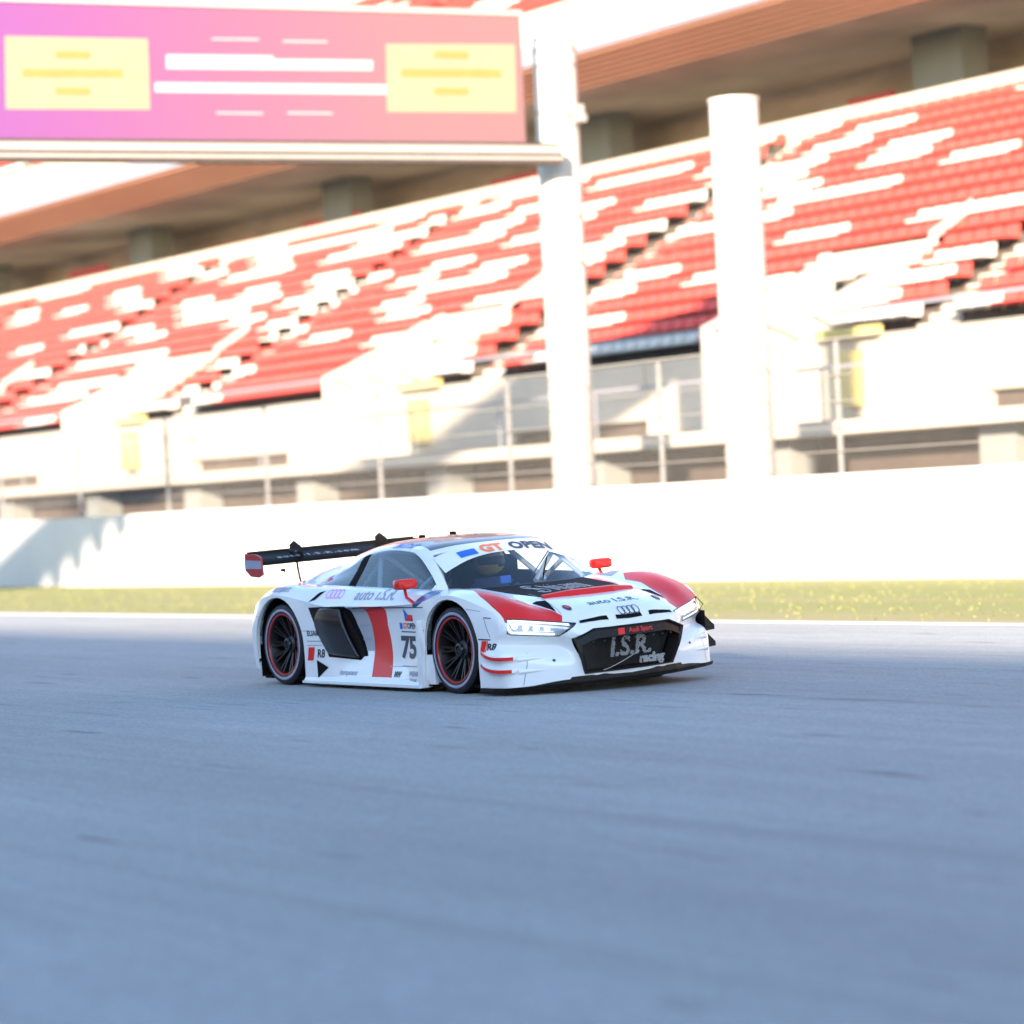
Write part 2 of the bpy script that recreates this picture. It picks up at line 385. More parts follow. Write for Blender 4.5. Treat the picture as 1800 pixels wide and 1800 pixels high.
# printed boxes and bars on the banner (the photograph's blur leaves them unreadable)
PY = mat('banner_pale_yellow', (.20, .155, .10), .5, noise=(3, .04, (1, 1, 1))); PW = mat('banner_white', (.26, .24, .24), .5, noise=(3, .03, (1, 1, 1)))
PYY = mat('banner_yellow', (.20, .125, .03), .5, noise=(3, .05, (1, 1, 1)))
def px2s(px): return 0
RAYC = CAMLOC
def banner_pt(px, py):                                     # measured print position -> (s, z) on the banner plane
    v = d+Rr*((px-900)/FPX)+Ur*((900-py)/FPX)
    t = (PA-RAYC).dot(GN)/v.dot(GN); P = RAYC+v*t
    return (P-PA).dot(GD), P.z
def bprint(pts, m, name, t=.006):
    q = [banner_pt(*p) for p in pts]; bm = new(); prism(bm, q, lambda s, z, k: gp(s, t*.5+(k*t), z)); fixn(bm); return obj(name, bm, m, gan)
bprint([(8, 63), (260, 68), (264, 193), (10, 192)], PY, 'pale_yellow_box')
bprint([(678, 77), (905, 78), (908, 198), (680, 197)], PY, 'pale_yellow_box')
for x0, x1 in ((40, 215), (705, 880)):
    bprint([(x0, 121), (x1, 122), (x1, 136), (x0, 135)], PYY, 'printed_line', .012)
    xm = (x0+x1)/2
    for yy in (90, 154):
        bprint([(xm-30, yy), (xm+30, yy+1), (xm+30, yy+13), (xm-30, yy+12)], PYY, 'printed_line', .012)
bprint([(292, 96), (480, 98), (480, 104), (655, 106), (655, 124), (292, 121)], PW, 'printed_line')
bprint([(272, 145), (680, 149), (680, 166), (272, 162)], PW, 'printed_line')
for a_ in ((372, 67, 455), (497, 71, 575), (380, 197, 462), (505, 197, 585)):
    bprint([(a_[0], a_[1]), (a_[2], a_[1]+1), (a_[2], a_[1]+4), (a_[0], a_[1]+3)], PW, 'printed_line')
# small camera bracket on the post
bm = new(); box(bm, .35, .75, -.12, .12, 8.95, 9.15); box(bm, .6, .85, -.1, .1, 8.8, 8.95); obj('camera_bracket', bm, WST, gan)

# ------------------------------------------------------------------ grandstand
CONC = mat('pale_concrete', (.33, .295, .245), .8, noise=(.5, .10, (1, 1, 1)))
CONC2 = mat('cream_panels', (.40, .36, .30), .7, noise=(.6, .07, (1, 1, 1)))
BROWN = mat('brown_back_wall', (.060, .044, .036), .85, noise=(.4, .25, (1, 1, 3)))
GREYW = mat('concourse_wall', (.42, .36, .31), .8, noise=(.3, .25, (1, 1, 4)))
GREYG = mat('concourse_glass', (.20, .24, .23), .25, noise=(.25, .2, (1, 1, 1)))
PILL = mat('grey_pillar', (.20, .21, .20), .7, noise=(.6, .08, (1, 1, 1)))
SOFF = mat('orange_soffit', (.27, .15, .10), .6, noise=(.4, .10, (.3, 1, 1)))
LAV = mat('grey_fascia', (.20, .20, .235), .5, noise=(.4, .06, (1, 1, 1)))
RSEAT = mat('red_seat_plastic', (.55, .055, .04), .5, noise=(1.2, .12, (1, 1, 1)))
WSEAT = mat('white_seat_plastic', (.50, .47, .42), .5, noise=(1.2, .05, (1, 1, 1)))
SX0, SX1 = -190, 30
gs = empty('grandstand', (0, 24, 0)); tag(gs, 'long concrete grandstand with red and white seat rows, upper concourse and orange soffit', 'grandstand')
def sb(name, x0, x1, y0, y1, z0, z1, m, label=None):
    bm = new(); box(bm, x0, x1, y0-24, y1-24, z0, z1); o = obj(name, bm, m, gs)
    if label: o['label'] = label
    return o
sb('service_yard', SX0, SX1, 18.5, 31, -.05, -.01, CONC)
sb('deck', SX0, SX1, 24.6, 28.2, 2.62, 2.90, CONC2)
sb('deck_edge_rail', SX0, SX1, 24.62, 24.66, 3.95, 4.02, LAV)
sb('back_wall', SX0, SX1, 26.0, 26.3, 0, 2.61, BROWN)
MOD = 17.75; XS = [-28.7-MOD*k for k in range(-3, 9)]
for k in range(-6, 24):
    x = -28.3-6.75*k
    if x < SX0 or x > SX1: continue
    sb('deck_pillar', x-.5, x+.5, 25.2, 25.95, 0, 2.62, PILL)
for k in range(0, 55):
    x = SX0+k*4.0; sb('rail_post', x-.025, x+.025, 24.62, 24.66, 2.90, 3.95, LAV)
# front wall of the seating, in panels with a few openings
for k in range(int((SX1-SX0)/5.9)):
    x = SX0+k*5.916
    sb('front_panel', x, x+5.86, 27.7, 27.95, 3.05+(.35 if k % 3 == 1 else 0), 4.78, CONC2)
sb('front_panel_base', SX0, SX1, 27.96, 28.2, 2.9, 4.75, BROWN)
sb('tier_rail', SX0, SX1, 27.72, 27.78, 5.35, 5.42, LAV)
# stepped seating tier
NR, RY, RZ, Y0, Z0 = 16, .75, .438, 28.2, 4.75
TERR = mat('shaded_terrace_concrete', (.075, .06, .05), .9, noise=(.8, .2, (1, 1, 1)))  # concrete darkened: its colour carries the shade under the seat rows
def tier(name, y0, z0, nr, ry, rz):
    bm = new(); pr = [(y0, z0-.6)]
    for r in range(nr): pr += [(y0+r*ry, z0+r*rz), (y0+(r+1)*ry, z0+r*rz)]
    pr.append((y0+nr*ry, z0+(nr-1)*rz-.6))
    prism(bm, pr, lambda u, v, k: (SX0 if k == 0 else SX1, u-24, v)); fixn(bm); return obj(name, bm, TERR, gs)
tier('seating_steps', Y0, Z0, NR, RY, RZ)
UY0, UZ0 = 38.9, 17.0
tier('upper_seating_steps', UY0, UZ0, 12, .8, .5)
sb('top_wall', SX0, SX1, 40.3, 40.6, 11.0, 12.42, CONC2)
sb('concourse_floor', SX0, SX1, 40.6, 49, 11.3, 11.5, CONC)
sb('concourse_wall', SX0, SX1, 47.5, 47.8, 11.5, 16.0, GREYW)
sb('concourse_glazing', SX0, SX1, 46.9, 46.96, 11.6, 13.6, GREYG)
sb('concourse_ceiling', SX0, SX1, 39.9, 48, 14.95, 15.2, GREYW)
for k, x in enumerate([-43.6-17.7*j for j in range(-3, 8)]):
    sb('concourse_pillar', x-1.1, x+1.1, 44.4, 45.4, 11.5, 14.95, PILL)
    if k % 2 == 0: sb('kiosk_counter', x-1.2, x+2.4, 42.6, 43.1, 11.5, 12.85, mat('mint_panel', (.62, .70, .64), .5, noise=(1, .05, (1, 1, 1))))
REDP = mat('red_signboard', (.45, .03, .04), .5, noise=(1, .1, (1, 1, 1)))
for k in range(16):
    x = SX0+8+k*11.3+random.uniform(-2, 2); z = random.uniform(12.9, 13.4)
    sb('red_signboard', x, x+random.uniform(2, 5), 44.5, 44.6, z, z+.35, REDP)
DK = mat('dark_opening', (.03, .022, .02), .8, noise=(1, .2, (1, 1, 1)))
for k in range(12):
    x = SX0+4+k*15.1; sb('dark_doorway', x, x+3.0, 46.7, 46.88, 11.5, 13.5, DK)
# soffit: sloping ribbed underside below the upper tier
bm = new(); prism(bm, [(38.0, 15.44), (39.55, 14.69), (39.9, 14.95), (39.9, 15.25), (38.1, 15.46)], lambda u, v, k: (SX0 if k == 0 else SX1, u-24, v)); fixn(bm)
obj('soffit', bm, SOFF, gs)
for k in range(7):
    t = (k+.5)/7; y = 38.0+1.55*t; z = 15.44-.75*t
    bm = new(); prism(bm, [(y-.02, z-.03), (y+.02, z-.05), (y+.03, z+.0), (y, z+.02)], lambda u, v, kk: (SX0 if kk == 0 else SX1, u-24-.012, v-.012)); fixn(bm)
    obj('soffit_rib', bm, SOFF, gs)
sb('fascia', SX0, SX1, 37.95, 38.25, 15.46, 16.07, LAV)
sb('upper_parapet', SX0, SX1, 38.0, 38.3, 16.08, 17.15, CONC2)
sb('upper_back_wall', SX0, SX1, 48.7, 49.1, 15.5, 26, CONC2)
# entrances into the seating (vomitories) with sloping white walls
VW = mat('white_concrete', (.42, .385, .33), .7, noise=(.7, .05, (1, 1, 1)))
YEL = mat('yellow_steps', (.42, .34, .12), .6, noise=(2, .1, (1, 1, 1)))
GLP = mat('pinkish_screen', (.62, .36, .33), .35, noise=(1, .08, (1, 1, 1)))
VX = []
for x in XS:
    if x < SX0+6 or x > SX1-6: continue
    xr = x-1.3; xl = xr-3.8; VX.append((xl-.1, xr+.1))
    v_ = empty('vomitory', (xl, 4, 0)); v_.parent = gs
    def vb(name, poly, x0, x1, m):
        bm = new(); prism(bm, poly, lambda u, w_, k: (x0-xl if k == 0 else x1-xl, u-24-4, w_)); fixn(bm); return obj(name, bm, m, v_)
    vb('side_wall', [(27.6, 4.2), (31.4, 4.2), (31.4, 7.05), (27.6, 5.45)], xr-.22, xr, VW)
    vb('side_wall', [(27.6, 4.2), (31.4, 4.2), (31.4, 7.05), (27.6, 5.45)], xl, xl+.22, VW)
    vb('middle_wall', [(27.6, 4.2), (30.0, 4.2), (30.0, 6.9), (27.6, 5.75)], xr-2.0, xr-1.78, VW)
    vb('end_wall', [(31.4, 4.2), (31.65, 4.2), (31.65, 7.15), (31.4, 7.15)], xl, xr, VW)
    vb('doorway', [(31.36, 4.8), (31.39, 4.8), (31.39, 6.6), (31.36, 6.6)], xl+1.2, xl+2.4, DK)
    vb('ramp', [(28.2, 4.75), (31.3, 4.75), (31.3, 5.2), (28.2, 4.8)], xl+.22, xr-.22, CONC)
    vb('screen', [(31.66, 7.1), (33.0, 7.9), (33.0, 8.15), (31.66, 7.35)], xr-.3, xr-.22, GLP)
    vb('stair', [(27.3, 3.3), (27.65, 3.3), (27.65, 4.5), (27.3, 4.5)], x-.1, x+.5, YEL)
    vb('stair_rail', [(27.4, 4.78), (27.66, 4.78), (27.66, 5.0), (27.4, 5.0)], x-.8, x+1.2, YEL)
for k in range(-3, 9):
    xa = -26.9-MOD*k
    if xa < SX0+2 or xa > SX1-2: continue
    bm = new(); pr = [(Y0, Z0-.3)]
    for r in range(NR): pr += [(Y0+r*RY-.01, Z0+r*RZ+.01), (Y0+r*RY+.36, Z0+r*RZ+.01), (Y0+r*RY+.36, Z0+(r+.5)*RZ), (Y0+(r+1)*RY-.01, Z0+(r+.5)*RZ)]
    pr.append((Y0+NR*RY, Z0+(NR-1)*RZ-.3))
    prism(bm, pr, lambda u, v, kk: (xa-.5+1.0*kk, u-24, v)); fixn(bm); obj('aisle_steps', bm, VW, gs)
# seats
def seat_geo(V, F, x, y, z):
    k = len(V); w2 = .205
    pr = [(0, .49), (.38, .47), (.46, .74), (.51, .74), (.44, .42), (0, .43)]
    for sx in (-w2, w2):
        for u, v in pr: V.append((x+sx, y+.16+u-.02, z+v))
    F.append((k+5, k+4, k+1, k)); F.append((k+4, k+3, k+2, k+1)); F.append((k+6, k+7, k+10, k+11)); F.append((k+7, k+8, k+9, k+10))
    for i in range(6): j = (i+1) % 6; F.append((k+i, k+j, k+6+j, k+6+i))
from bpy_extras.object_utils import world_to_camera_view
spots = []
def add_spots(y0, z0, nr, ry, rz, upper):
    for r in range(nr):
        nc = int((SX1-SX0)/.5)
        for c in range(nc):
            x = SX0+.3+c*.5
            if not upper:
                if abs((x+28.7-1.8) % MOD-MOD/2) > MOD/2-.55: continue           # aisles
                if r < 5 and any(a < x < b_ for a, b_ in VX): continue
            elif c % 30 < 2: continue
            kb = (c+r*3+(r//4)*2)//5
            h1 = math.sin(kb*12.9898+r*37.7)*43758.5453; h1 -= math.floor(h1)
            dens = .30 if x > -46 else .38
            white = h1 < dens
            spots.append((x, y0+r*ry, z0+r*rz, white))
add_spots(Y0, Z0, NR, RY, RZ, False); add_spots(UY0, UZ0, 12, .8, .5, True)
def infront(p):
    c = world_to_camera_view(S, cam, Vector((p[0], p[1]+.3, p[2]+.5))); return (-.01 < c.x < 1.01 and -.01 < c.y < 1.01, c.z)
bpy.context.view_layer.update()
vis = []; rest = []
for p in spots:
    ok, dd = infront(p)
    (vis if ok else rest).append((dd, p))
vis.sort(key=lambda t: t[0])
near, far = vis[:300], vis[300:]
proto = {}
for wht in (False, True):
    V = []; F = []; seat_geo(V, F, 0, 0, 0); me = bpy.data.meshes.new('stadium_seat'); me.from_pydata(V, [], F); me.materials.append(WSEAT if wht else RSEAT); proto[wht] = me
for dd, p in near:
    o = bpy.data.objects.new('stadium_seat', proto[p[3]]); C.objects.link(o); o.location = p[:3]
    tag(o, ('white' if p[3] else 'red')+' plastic seat in the nearest block of the lower grandstand tier', 'seat', ('white' if p[3] else 'red')+' seats in the nearest grandstand block')
for wht in (False, True):
    V = []; F = []
    for dd, p in far+rest:
        if p[3] == wht and (p[0] > -175): seat_geo(V, F, *p[:3])
    o = obj('stadium_seats', (V, F), WSEAT if wht else RSEAT)
    tag(o, 'rows of %s plastic seats filling the rest of the grandstand' % ('white' if wht else 'red'), 'seats', kind='stuff')

# ------------------------------------------------------------------ pit building behind the camera (casts the shade on the track)
pb = empty('pit_building', (10, -28, 0)); tag(pb, 'long pit building along the near side of the track, casting the broad shade', 'building')
BW = 11.25
bm = new(); box(bm, -150, 170, -14, 0, 0, BW-.5); obj('wall', bm, mat('pit_facade', (.60, .56, .50), .7, noise=(.3, .1, (1, 1, 1))), pb)
bm = new(); box(bm, -151, 171, -14.5, .6, BW-.5, BW); obj('roof', bm, mat('pit_roof', (.45, .45, .45), .6, noise=(.5, .1, (1, 1, 1))), pb)
PG = mat('garage_dark', (.05, .05, .06), .3, noise=(.5, .2, (1, 1, 1)))
for k in range(26):
    x = -148+k*12; bm = new(); box(bm, x+.6, x+10.5, -.05, .03, .02, 3.4); obj('garage_door', bm, PG, pb)
    bm = new(); box(bm, x+.4, x+10.8, -.05, .03, 5.2, 8.4); obj('window', bm, mat('pit_window', (.08, .10, .12), .15, noise=(.5, .2, (1, 1, 1))), pb)
# ================================================================== RACING CAR (x forward, y left, origin on the ground below the front axle)
car = empty('racing_car', (0, 0, 0))
tag(car, 'white and red racing car numbered 75 with a black rear wing, driving on the track', 'race car')
TILT = rad(2.2)
def lean(p): return Vector((p[0], p[1]*math.cos(TILT)-p[2]*math.sin(TILT), p[1]*math.sin(TILT)+p[2]*math.cos(TILT)))
PARTS = []
def part(name, bm, mats, parent=None, smooth=None, leaning=True, label=None):
    o = obj(name, bm, mats, parent or car, smooth)
    if leaning: PARTS.append(o)
    if label: o['label'] = label
    return o
Tg = [
 [(1.01,0,.515),(1.0,.25,.518),(.968,.42,.522),(.885,.58,.540),(.775,.76,.580),(.645,.90,.615)],
 [(.93,0,.605),(.93,.22,.603),(.87,.42,.598),(.78,.58,.602),(.67,.76,.650),(.56,.935,.660)],
 [(.79,0,.668),(.79,.22,.665),(.76,.42,.652),(.66,.58,.655),(.53,.77,.725),(.44,.96,.705)],
 [(.52,0,.724),(.52,.22,.722),(.50,.42,.715),(.42,.58,.712),(.30,.78,.790),(.22,.975,.765)],
 [(.20,0,.762),(.20,.22,.760),(.18,.42,.755),(.12,.60,.760),(.0,.80,.825),(.0,.985,.795)],
 [(-.08,0,.79),(-.09,.25,.79),(-.13,.45,.788),(-.22,.62,.795),(-.27,.80,.828),(-.27,.972,.765)],
 [(-.19,0,.80),(-.21,.25,.80),(-.28,.46,.803),(-.40,.72,.815),(-.45,.86,.800),(-.45,.965,.735)],
 [(-.5,0,.84),(-.5,.25,.84),(-.6,.46,.84),(-.8,.80,.832),(-.8,.895,.790),(-.8,.965,.715)],
 [(-1.2,0,.86),(-1.2,.25,.86),(-1.3,.5,.86),(-1.4,.80,.848),(-1.4,.895,.800),(-1.4,.965,.700)],
 [(-1.8,0,.9),(-1.8,.25,.9),(-1.85,.5,.9),(-1.9,.795,.860),(-1.9,.895,.815),(-1.9,.965,.700)],
 [(-2.3,0,.97),(-2.3,.25,.96),(-2.32,.5,.93),(-2.35,.76,.868),(-2.35,.89,.850),(-2.35,.975,.765)],
 [(-2.7,0,.95),(-2.7,.25,.945),(-2.7,.48,.92),(-2.7,.70,.880),(-2.7,.87,.870),(-2.7,.985,.800)],
 [(-3.0,0,.91),(-3.0,.25,.905),(-3.0,.48,.89),(-3.0,.68,.865),(-2.97,.85,.845),(-2.95,.975,.775)],
 [(-3.25,0,.87),(-3.25,.25,.87),(-3.24,.46,.855),(-3.2,.66,.835),(-3.16,.83,.795),(-3.12,.955,.71)],
 [(-3.42,0,.84),(-3.42,.25,.838),(-3.40,.45,.825),(-3.36,.64,.795),(-3.29,.80,.735),(-3.19,.92,.64)],
]
Sg_low = [   # levels below the edge: z / y pairs per column: [(x,y,z)*5]
 [(1.035,0,.485),(1.04,0,.42),(1.02,0,.31),(.99,0,.21),(.97,0,.12)],
 [(1.03,.24,.487),(1.035,.25,.42),(1.01,.25,.31),(.98,.25,.21),(.96,.25,.12)],
 [(.985,.42,.492),(1.0,.43,.43),(.975,.43,.31),(.945,.42,.21),(.93,.41,.12)],
 [(.90,.58,.505),(.885,.57,.450),(.825,.555,.375),(.885,.605,.27),(.885,.60,.12)],
 [(.785,.765,.535),(.775,.765,.475),(.700,.755,.400),(.795,.800,.315),(.805,.80,.10)],
 [(.655,.915,.565),(.662,.915,.495),(.60,.905,.415),(.69,.948,.335),(.715,.945,.095)],
 [(.56,.95,.595),(.555,.955,.505),(.545,.955,.410),(.56,.985,.31),(.565,.985,.09)],
 [(.44,.972,.63),(.44,.982,.53),(.44,.982,.42),(.44,.995,.31),(.44,.995,.09)],
 [(.22,.985,.66),(.22,.992,.55),(.22,.992,.42),(.22,.997,.31),(.22,.997,.09)],
 [(0,.99,.68),(0,.995,.56),(0,.995,.42),(0,.997,.31),(0,.997,.09)],
 [(-.27,.985,.66),(-.27,.99,.55),(-.27,.99,.42),(-.27,.99,.31),(-.27,.99,.09)],
 [(-.45,.962,.68),(-.45,.955,.56),(-.45,.955,.42),(-.45,.965,.31),(-.45,.985,.09)],
 [(-.8,.928,.67),(-.8,.915,.54),(-.8,.915,.40),(-.8,.93,.26),(-.8,.985,.09)],
 [(-1.4,.905,.655),(-1.4,.885,.52),(-1.4,.89,.38),(-1.4,.925,.26),(-1.4,.985,.09)],
 [(-1.9,.935,.65),(-1.9,.93,.52),(-1.9,.93,.38),(-1.9,.945,.26),(-1.9,.985,.09)],
 [(-2.3,.98,.66),(-2.3,.98,.53),(-2.3,.98,.40),(-2.3,.98,.27),(-2.3,.985,.09)],
 [(-2.7,.992,.68),(-2.7,.995,.54),(-2.7,.995,.40),(-2.7,.99,.27),(-2.7,.985,.10)],
 [(-2.95,.988,.66),(-2.96,.992,.53),(-2.97,.99,.40),(-2.97,.985,.27),(-2.97,.98,.15)],
 [(-3.14,.968,.62),(-3.15,.975,.52),(-3.16,.975,.40),(-3.16,.97,.28),(-3.15,.965,.17)],
 [(-3.22,.935,.58),(-3.24,.94,.50),(-3.25,.94,.40),(-3.25,.935,.30),(-3.23,.93,.19)],
 [(-3.33,.80,.66),(-3.36,.80,.54),(-3.36,.80,.42),(-3.33,.80,.32),(-3.28,.80,.24)],
 [(-3.39,.64,.70),(-3.42,.64,.56),(-3.42,.64,.42),(-3.38,.64,.32),(-3.3,.64,.24)],
 [(-3.43,.45,.72),(-3.45,.45,.56),(-3.45,.45,.42),(-3.4,.45,.32),(-3.3,.45,.24)],
 [(-3.45,.25,.73),(-3.47,.25,.56),(-3.47,.25,.42),(-3.42,.25,.32),(-3.3,.25,.24)],
 [(-3.45,0,.73),(-3.47,0,.56),(-3.47,0,.42),(-3.42,0,.32),(-3.3,0,.24)],
]
K = 8
PT = cgrid(Tg, K, K)
edge = [tuple(p) for p in Tg[0]]+[tuple(r[5]) for r in Tg[1:]]+[tuple(p) for p in Tg[14][4::-1]]
Sg = [[e]+l for e, l in zip(edge, Sg_low)]
PS = cgrid(Sg, K, 6)
dense = PT[0]+[r[-1] for r in PT[1:]]+PT[-1][-2::-1]
for i, p in enumerate(dense): PS[i][0] = p.copy()
bm = new()
gridfaces(bm, PT, skip=lambda i, j: 6*K <= i < 10*K and j < 3*K)
gridfaces(bm, PS)
bmesh.ops.remove_doubles(bm, verts=bm.verts[:], dist=.0008)
def isside(f): f.normal_update(); return abs(f.normal.y) > .45 and f.calc_center_median().y > .6
def istop(f): f.normal_update(); return abs(f.normal.z) > .3
def setm(i):
    def g(f): f.material_index = i
    return g
WF, WR = (0, .365, .398), (-2.70, .375, .405)
for cx_, cz_, r_ in (WF, WR):
    poly = [(cx_+r_*math.cos(math.pi*k/18), cz_+r_*math.sin(math.pi*k/18)) for k in range(19)]+[(cx_-r_, 0), (cx_+r_, 0)]
    cut(bm, poly, 1, lambda f: f.calc_center_median().y > .55 and (abs(f.normal.y) > .3), 'delete')
# grille opening
HEX = [(-.01, .487), (.35, .487), (.505, .425), (.405, .150), (-.01, .150)]
cut(bm, HEX, 0, lambda f: f.calc_center_median().x > .8 and f.calc_center_median().z < .6, 'delete')
# head lamp opening: faces move to the lamp cover
HL = [(.450, .538), (.895, .612), (.908, .497), (.885, .487), (.575, .449)]
lf = cut(bm, HL, 0, lambda f: f.calc_center_median().x > .5 and f.calc_center_median().y > .4 and f.calc_center_median().z < .66, 'list')
lampg = [[v.co.copy() for v in f.verts] for f in lf]
bmesh.ops.delete(bm, geom=lf, context='FACES')
# livery areas
def paint(poly, ax, idx, sel): cut(bm, poly, ax, sel, setm(idx))
top = lambda f: istop(f) and f.calc_center_median().z > .5
paint([(-.06, .73), (.13, .82), (.30, .875), (.30, .635), (.10, .63)], 2, 1, top)
paint([(.30, .635), (.30, .875), (.50, .905), (.66, .905), (.66, .55)], 2, 1, top)
paint([(.66, .55), (.66, .905), (.80, .73), (.90, .555), (.83, .50)], 2, 1, top)
paint([(-.30, -.01), (-.30, .50), (.10, .485), (.50, .405), (.50, -.01)], 2, 2, top)     # black bonnet duct panel
sd_ = lambda f: f.calc_center_median().y > .7 and abs(f.normal.z) < .9
paint([(-1.37, .705), (-1.03, .705), (-1.045, .55), (-1.315, .55)], 1, 1, sd_)
paint([(-1.315, .55), (-1.045, .55), (-.985, .34), (-1.28, .34)], 1, 1, sd_)
paint([(-1.28, .34), (-.985, .34), (-.93, .09), (-1.24, .09)], 1, 1, sd_)
paint([(-2.19, .695), (-1.72, .705), (-1.42, .30), (-1.47, .265), (-1.95, .285), (-2.08, .46)], 1, 2, sd_)
paint([(-1.72, .705), (-1.60, .705), (-1.37, .30), (-1.42, .295)], 1, 3, sd_)
paint([(-1.60, .705), (-1.37, .705), (-1.315, .55), (-1.53, .55)], 1, 5, sd_)
paint([(-1.53, .55), (-1.315, .55), (-1.28, .34), (-1.40, .34)], 1, 5, sd_)
paint([(-.30, .845), (-.47, .835), (-.56, .70), (-.50, .70), (-.24, .80)], 1, 4, lambda f: f.calc_center_median().y > .74)
mirror(bm)
bmesh.ops.recalc_face_normals(bm, faces=bm.faces[:])
bodym = [MT['white'], MT['red'], mat('duct_panel', (.016, .012, .012), .75, spec=.15, noise=(20, .2, (1, 1, 1))), MT['matte'], MT['navy'], mat('silver_grey_paint', (.36, .37, .40), .3, spec=.4, noise=(3, .05, (1, 1, 1)))]
bvh_body = BVHTree.FromBMesh(bm)
body = part('body', bm, bodym, smooth=32)

# greenhouse
Gg = [
 [(-.17,0,.802),(-.20,.25,.802),(-.27,.47,.804),(-.41,.70,.814),(-.455,.765,.822),(-.458,.775,.822),(-.46,.785,.820)],
 [(-.46,0,.985),(-.48,.23,.983),(-.53,.43,.975),(-.625,.63,.962),(-.685,.695,.962),(-.71,.745,.895),(-.74,.79,.833)],
 [(-.77,0,1.148),(-.78,.22,1.145),(-.81,.405,1.135),(-.875,.555,1.112),(-.945,.635,1.088),(-.97,.715,.960),(-1.0,.797,.840)],
 [(-1.05,0,1.188),(-1.06,.2,1.187),(-1.08,.37,1.178),(-1.12,.52,1.155),(-1.17,.615,1.122),(-1.18,.705,.985),(-1.2,.80,.845)],
 [(-1.38,0,1.205),(-1.38,.2,1.203),(-1.40,.36,1.195),(-1.42,.505,1.172),(-1.43,.61,1.128),(-1.43,.70,.992),(-1.43,.80,.849)],
 [(-1.68,0,1.196),(-1.68,.2,1.193),(-1.68,.36,1.183),(-1.68,.50,1.158),(-1.68,.612,1.106),(-1.68,.70,.985),(-1.68,.797,.855)],
 [(-1.85,0,1.178),(-1.85,.2,1.175),(-1.85,.36,1.165),(-1.85,.50,1.137),(-1.85,.62,1.070),(-1.85,.70,.966),(-1.85,.792,.860)],
 [(-2.08,0,1.14),(-2.08,.2,1.135),(-2.08,.36,1.125),(-2.08,.505,1.090),(-2.08,.638,.995),(-2.10,.70,.930),(-2.12,.785,.864)],
 [(-2.32,0,1.085),(-2.32,.2,1.08),(-2.32,.36,1.07),(-2.32,.51,1.032),(-2.32,.665,.922),(-2.33,.71,.895),(-2.34,.772,.868)],
 [(-2.65,0,1.005),(-2.65,.2,1.0),(-2.65,.36,.99),(-2.65,.52,.965),(-2.65,.665,.902),(-2.65,.70,.888),(-2.65,.74,.876)],
 [(-3.0,0,.90),(-3.0,.2,.90),(-3.0,.36,.89),(-3.0,.54,.88),(-3.0,.65,.868),(-3.0,.68,.862),(-3.0,.70,.858)],
]
PG_ = cgrid(Gg, K, K)
def reg(i, j):
    u, v = i/K, j/K
    if v < 3:
        if u < 1.74: return 'W'
        if u < 2.0: return 'B'                            # white sun strip on top of the windscreen
        return 'R' if u < 6.2 else 'D'
    if v < 4: return 'P'
    if v >= 4 and (.25 <= u < 5.0): return 'S'
    if v >= 4 and (5.0 <= u < 5.75): return 'K'
    if v >= 4 and (5.75 <= u < 7.9): return 'Q'
    return 'P'
def gpart(codes, name, mats, mfun=None, solid=0, off=0, inset=False):
    b_ = new(); gridfaces(b_, PG_, skip=lambda i, j: reg(i, j) not in codes, matf=(lambda i, j: mfun(reg(i, j))) if mfun else None)
    mirror(b_); bmesh.ops.recalc_face_normals(b_, faces=b_.faces[:])
    c = [f for f in b_.faces if f.normal.z < -.2]
    if len(c) > len(b_.faces)/2: bmesh.ops.reverse_faces(b_, faces=b_.faces[:])
    return b_
b_ = gpart('BRDPK', 'x', None, {'B': 0, 'R': 1, 'D': 1, 'P': 0, 'K': 2}.get)
bvh_cab = BVHTree.FromBMesh(b_)
cab = part('cabin_shell', b_, [MT['white'], MT['roofgrey'], MT['matte']], smooth=40)
sm = cab.modifiers.new('thickness', 'SOLIDIFY'); sm.thickness = .018; sm.offset = -1
b_ = gpart('W', 'x', None); bvh_ws = BVHTree.FromBMesh(b_); part('windscreen', b_, MT['glass'], smooth=60)
for code, nm in (('S', 'side_window'), ('Q', 'quarter_window')):
    for s in (-1, 1):
        b_ = new(); gridfaces(b_, PG_, skip=lambda i, j: reg(i, j) != code)
        if s < 0:
            for v in b_.verts: v.co.y *= -1
        for f in b_.faces: f.normal_update()
        if sum(f.normal.y for f in b_.faces)*s < 0: bmesh.ops.reverse_faces(b_, faces=b_.faces[:])
        part(nm, b_, MT['sglass'], smooth=60)
tmp = new()
for bv in ():
    pass

# ---- decals: thin pieces pressed onto the bodywork
def textbm(s, size=1, bold=0, shear=0, space=1.0):
    cu = bpy.data.curves.new('lettering', 'FONT'); cu.body = s; cu.size = size; cu.offset = bold; cu.shear = shear; cu.space_character = space
    cu.align_x = 'CENTER'; cu.align_y = 'CENTER'; cu.resolution_u = 3
    o = bpy.data.objects.new('t', cu); C.objects.link(o); bpy.context.view_layer.update()
    me = bpy.data.meshes.new_from_object(o.evaluated_get(bpy.context.evaluated_depsgraph_get()))
    b_ = new(); b_.from_mesh(me); bpy.data.objects.remove(o); bpy.data.meshes.remove(me); bpy.data.curves.remove(cu)
    return b_
def wide(b_, k):
    for v in b_.verts: v.co.x *= k
    return b_
def polybm(polys):
    b_ = new()
    for p in polys:
        vs = [b_.verts.new((x, y, 0)) for x, y in p]
        for t in tessellate_polygon([[Vector((x, y, 0)) for x, y in p]]):
            try: b_.faces.new([vs[i] for i in t])
            except ValueError: pass
    return b_
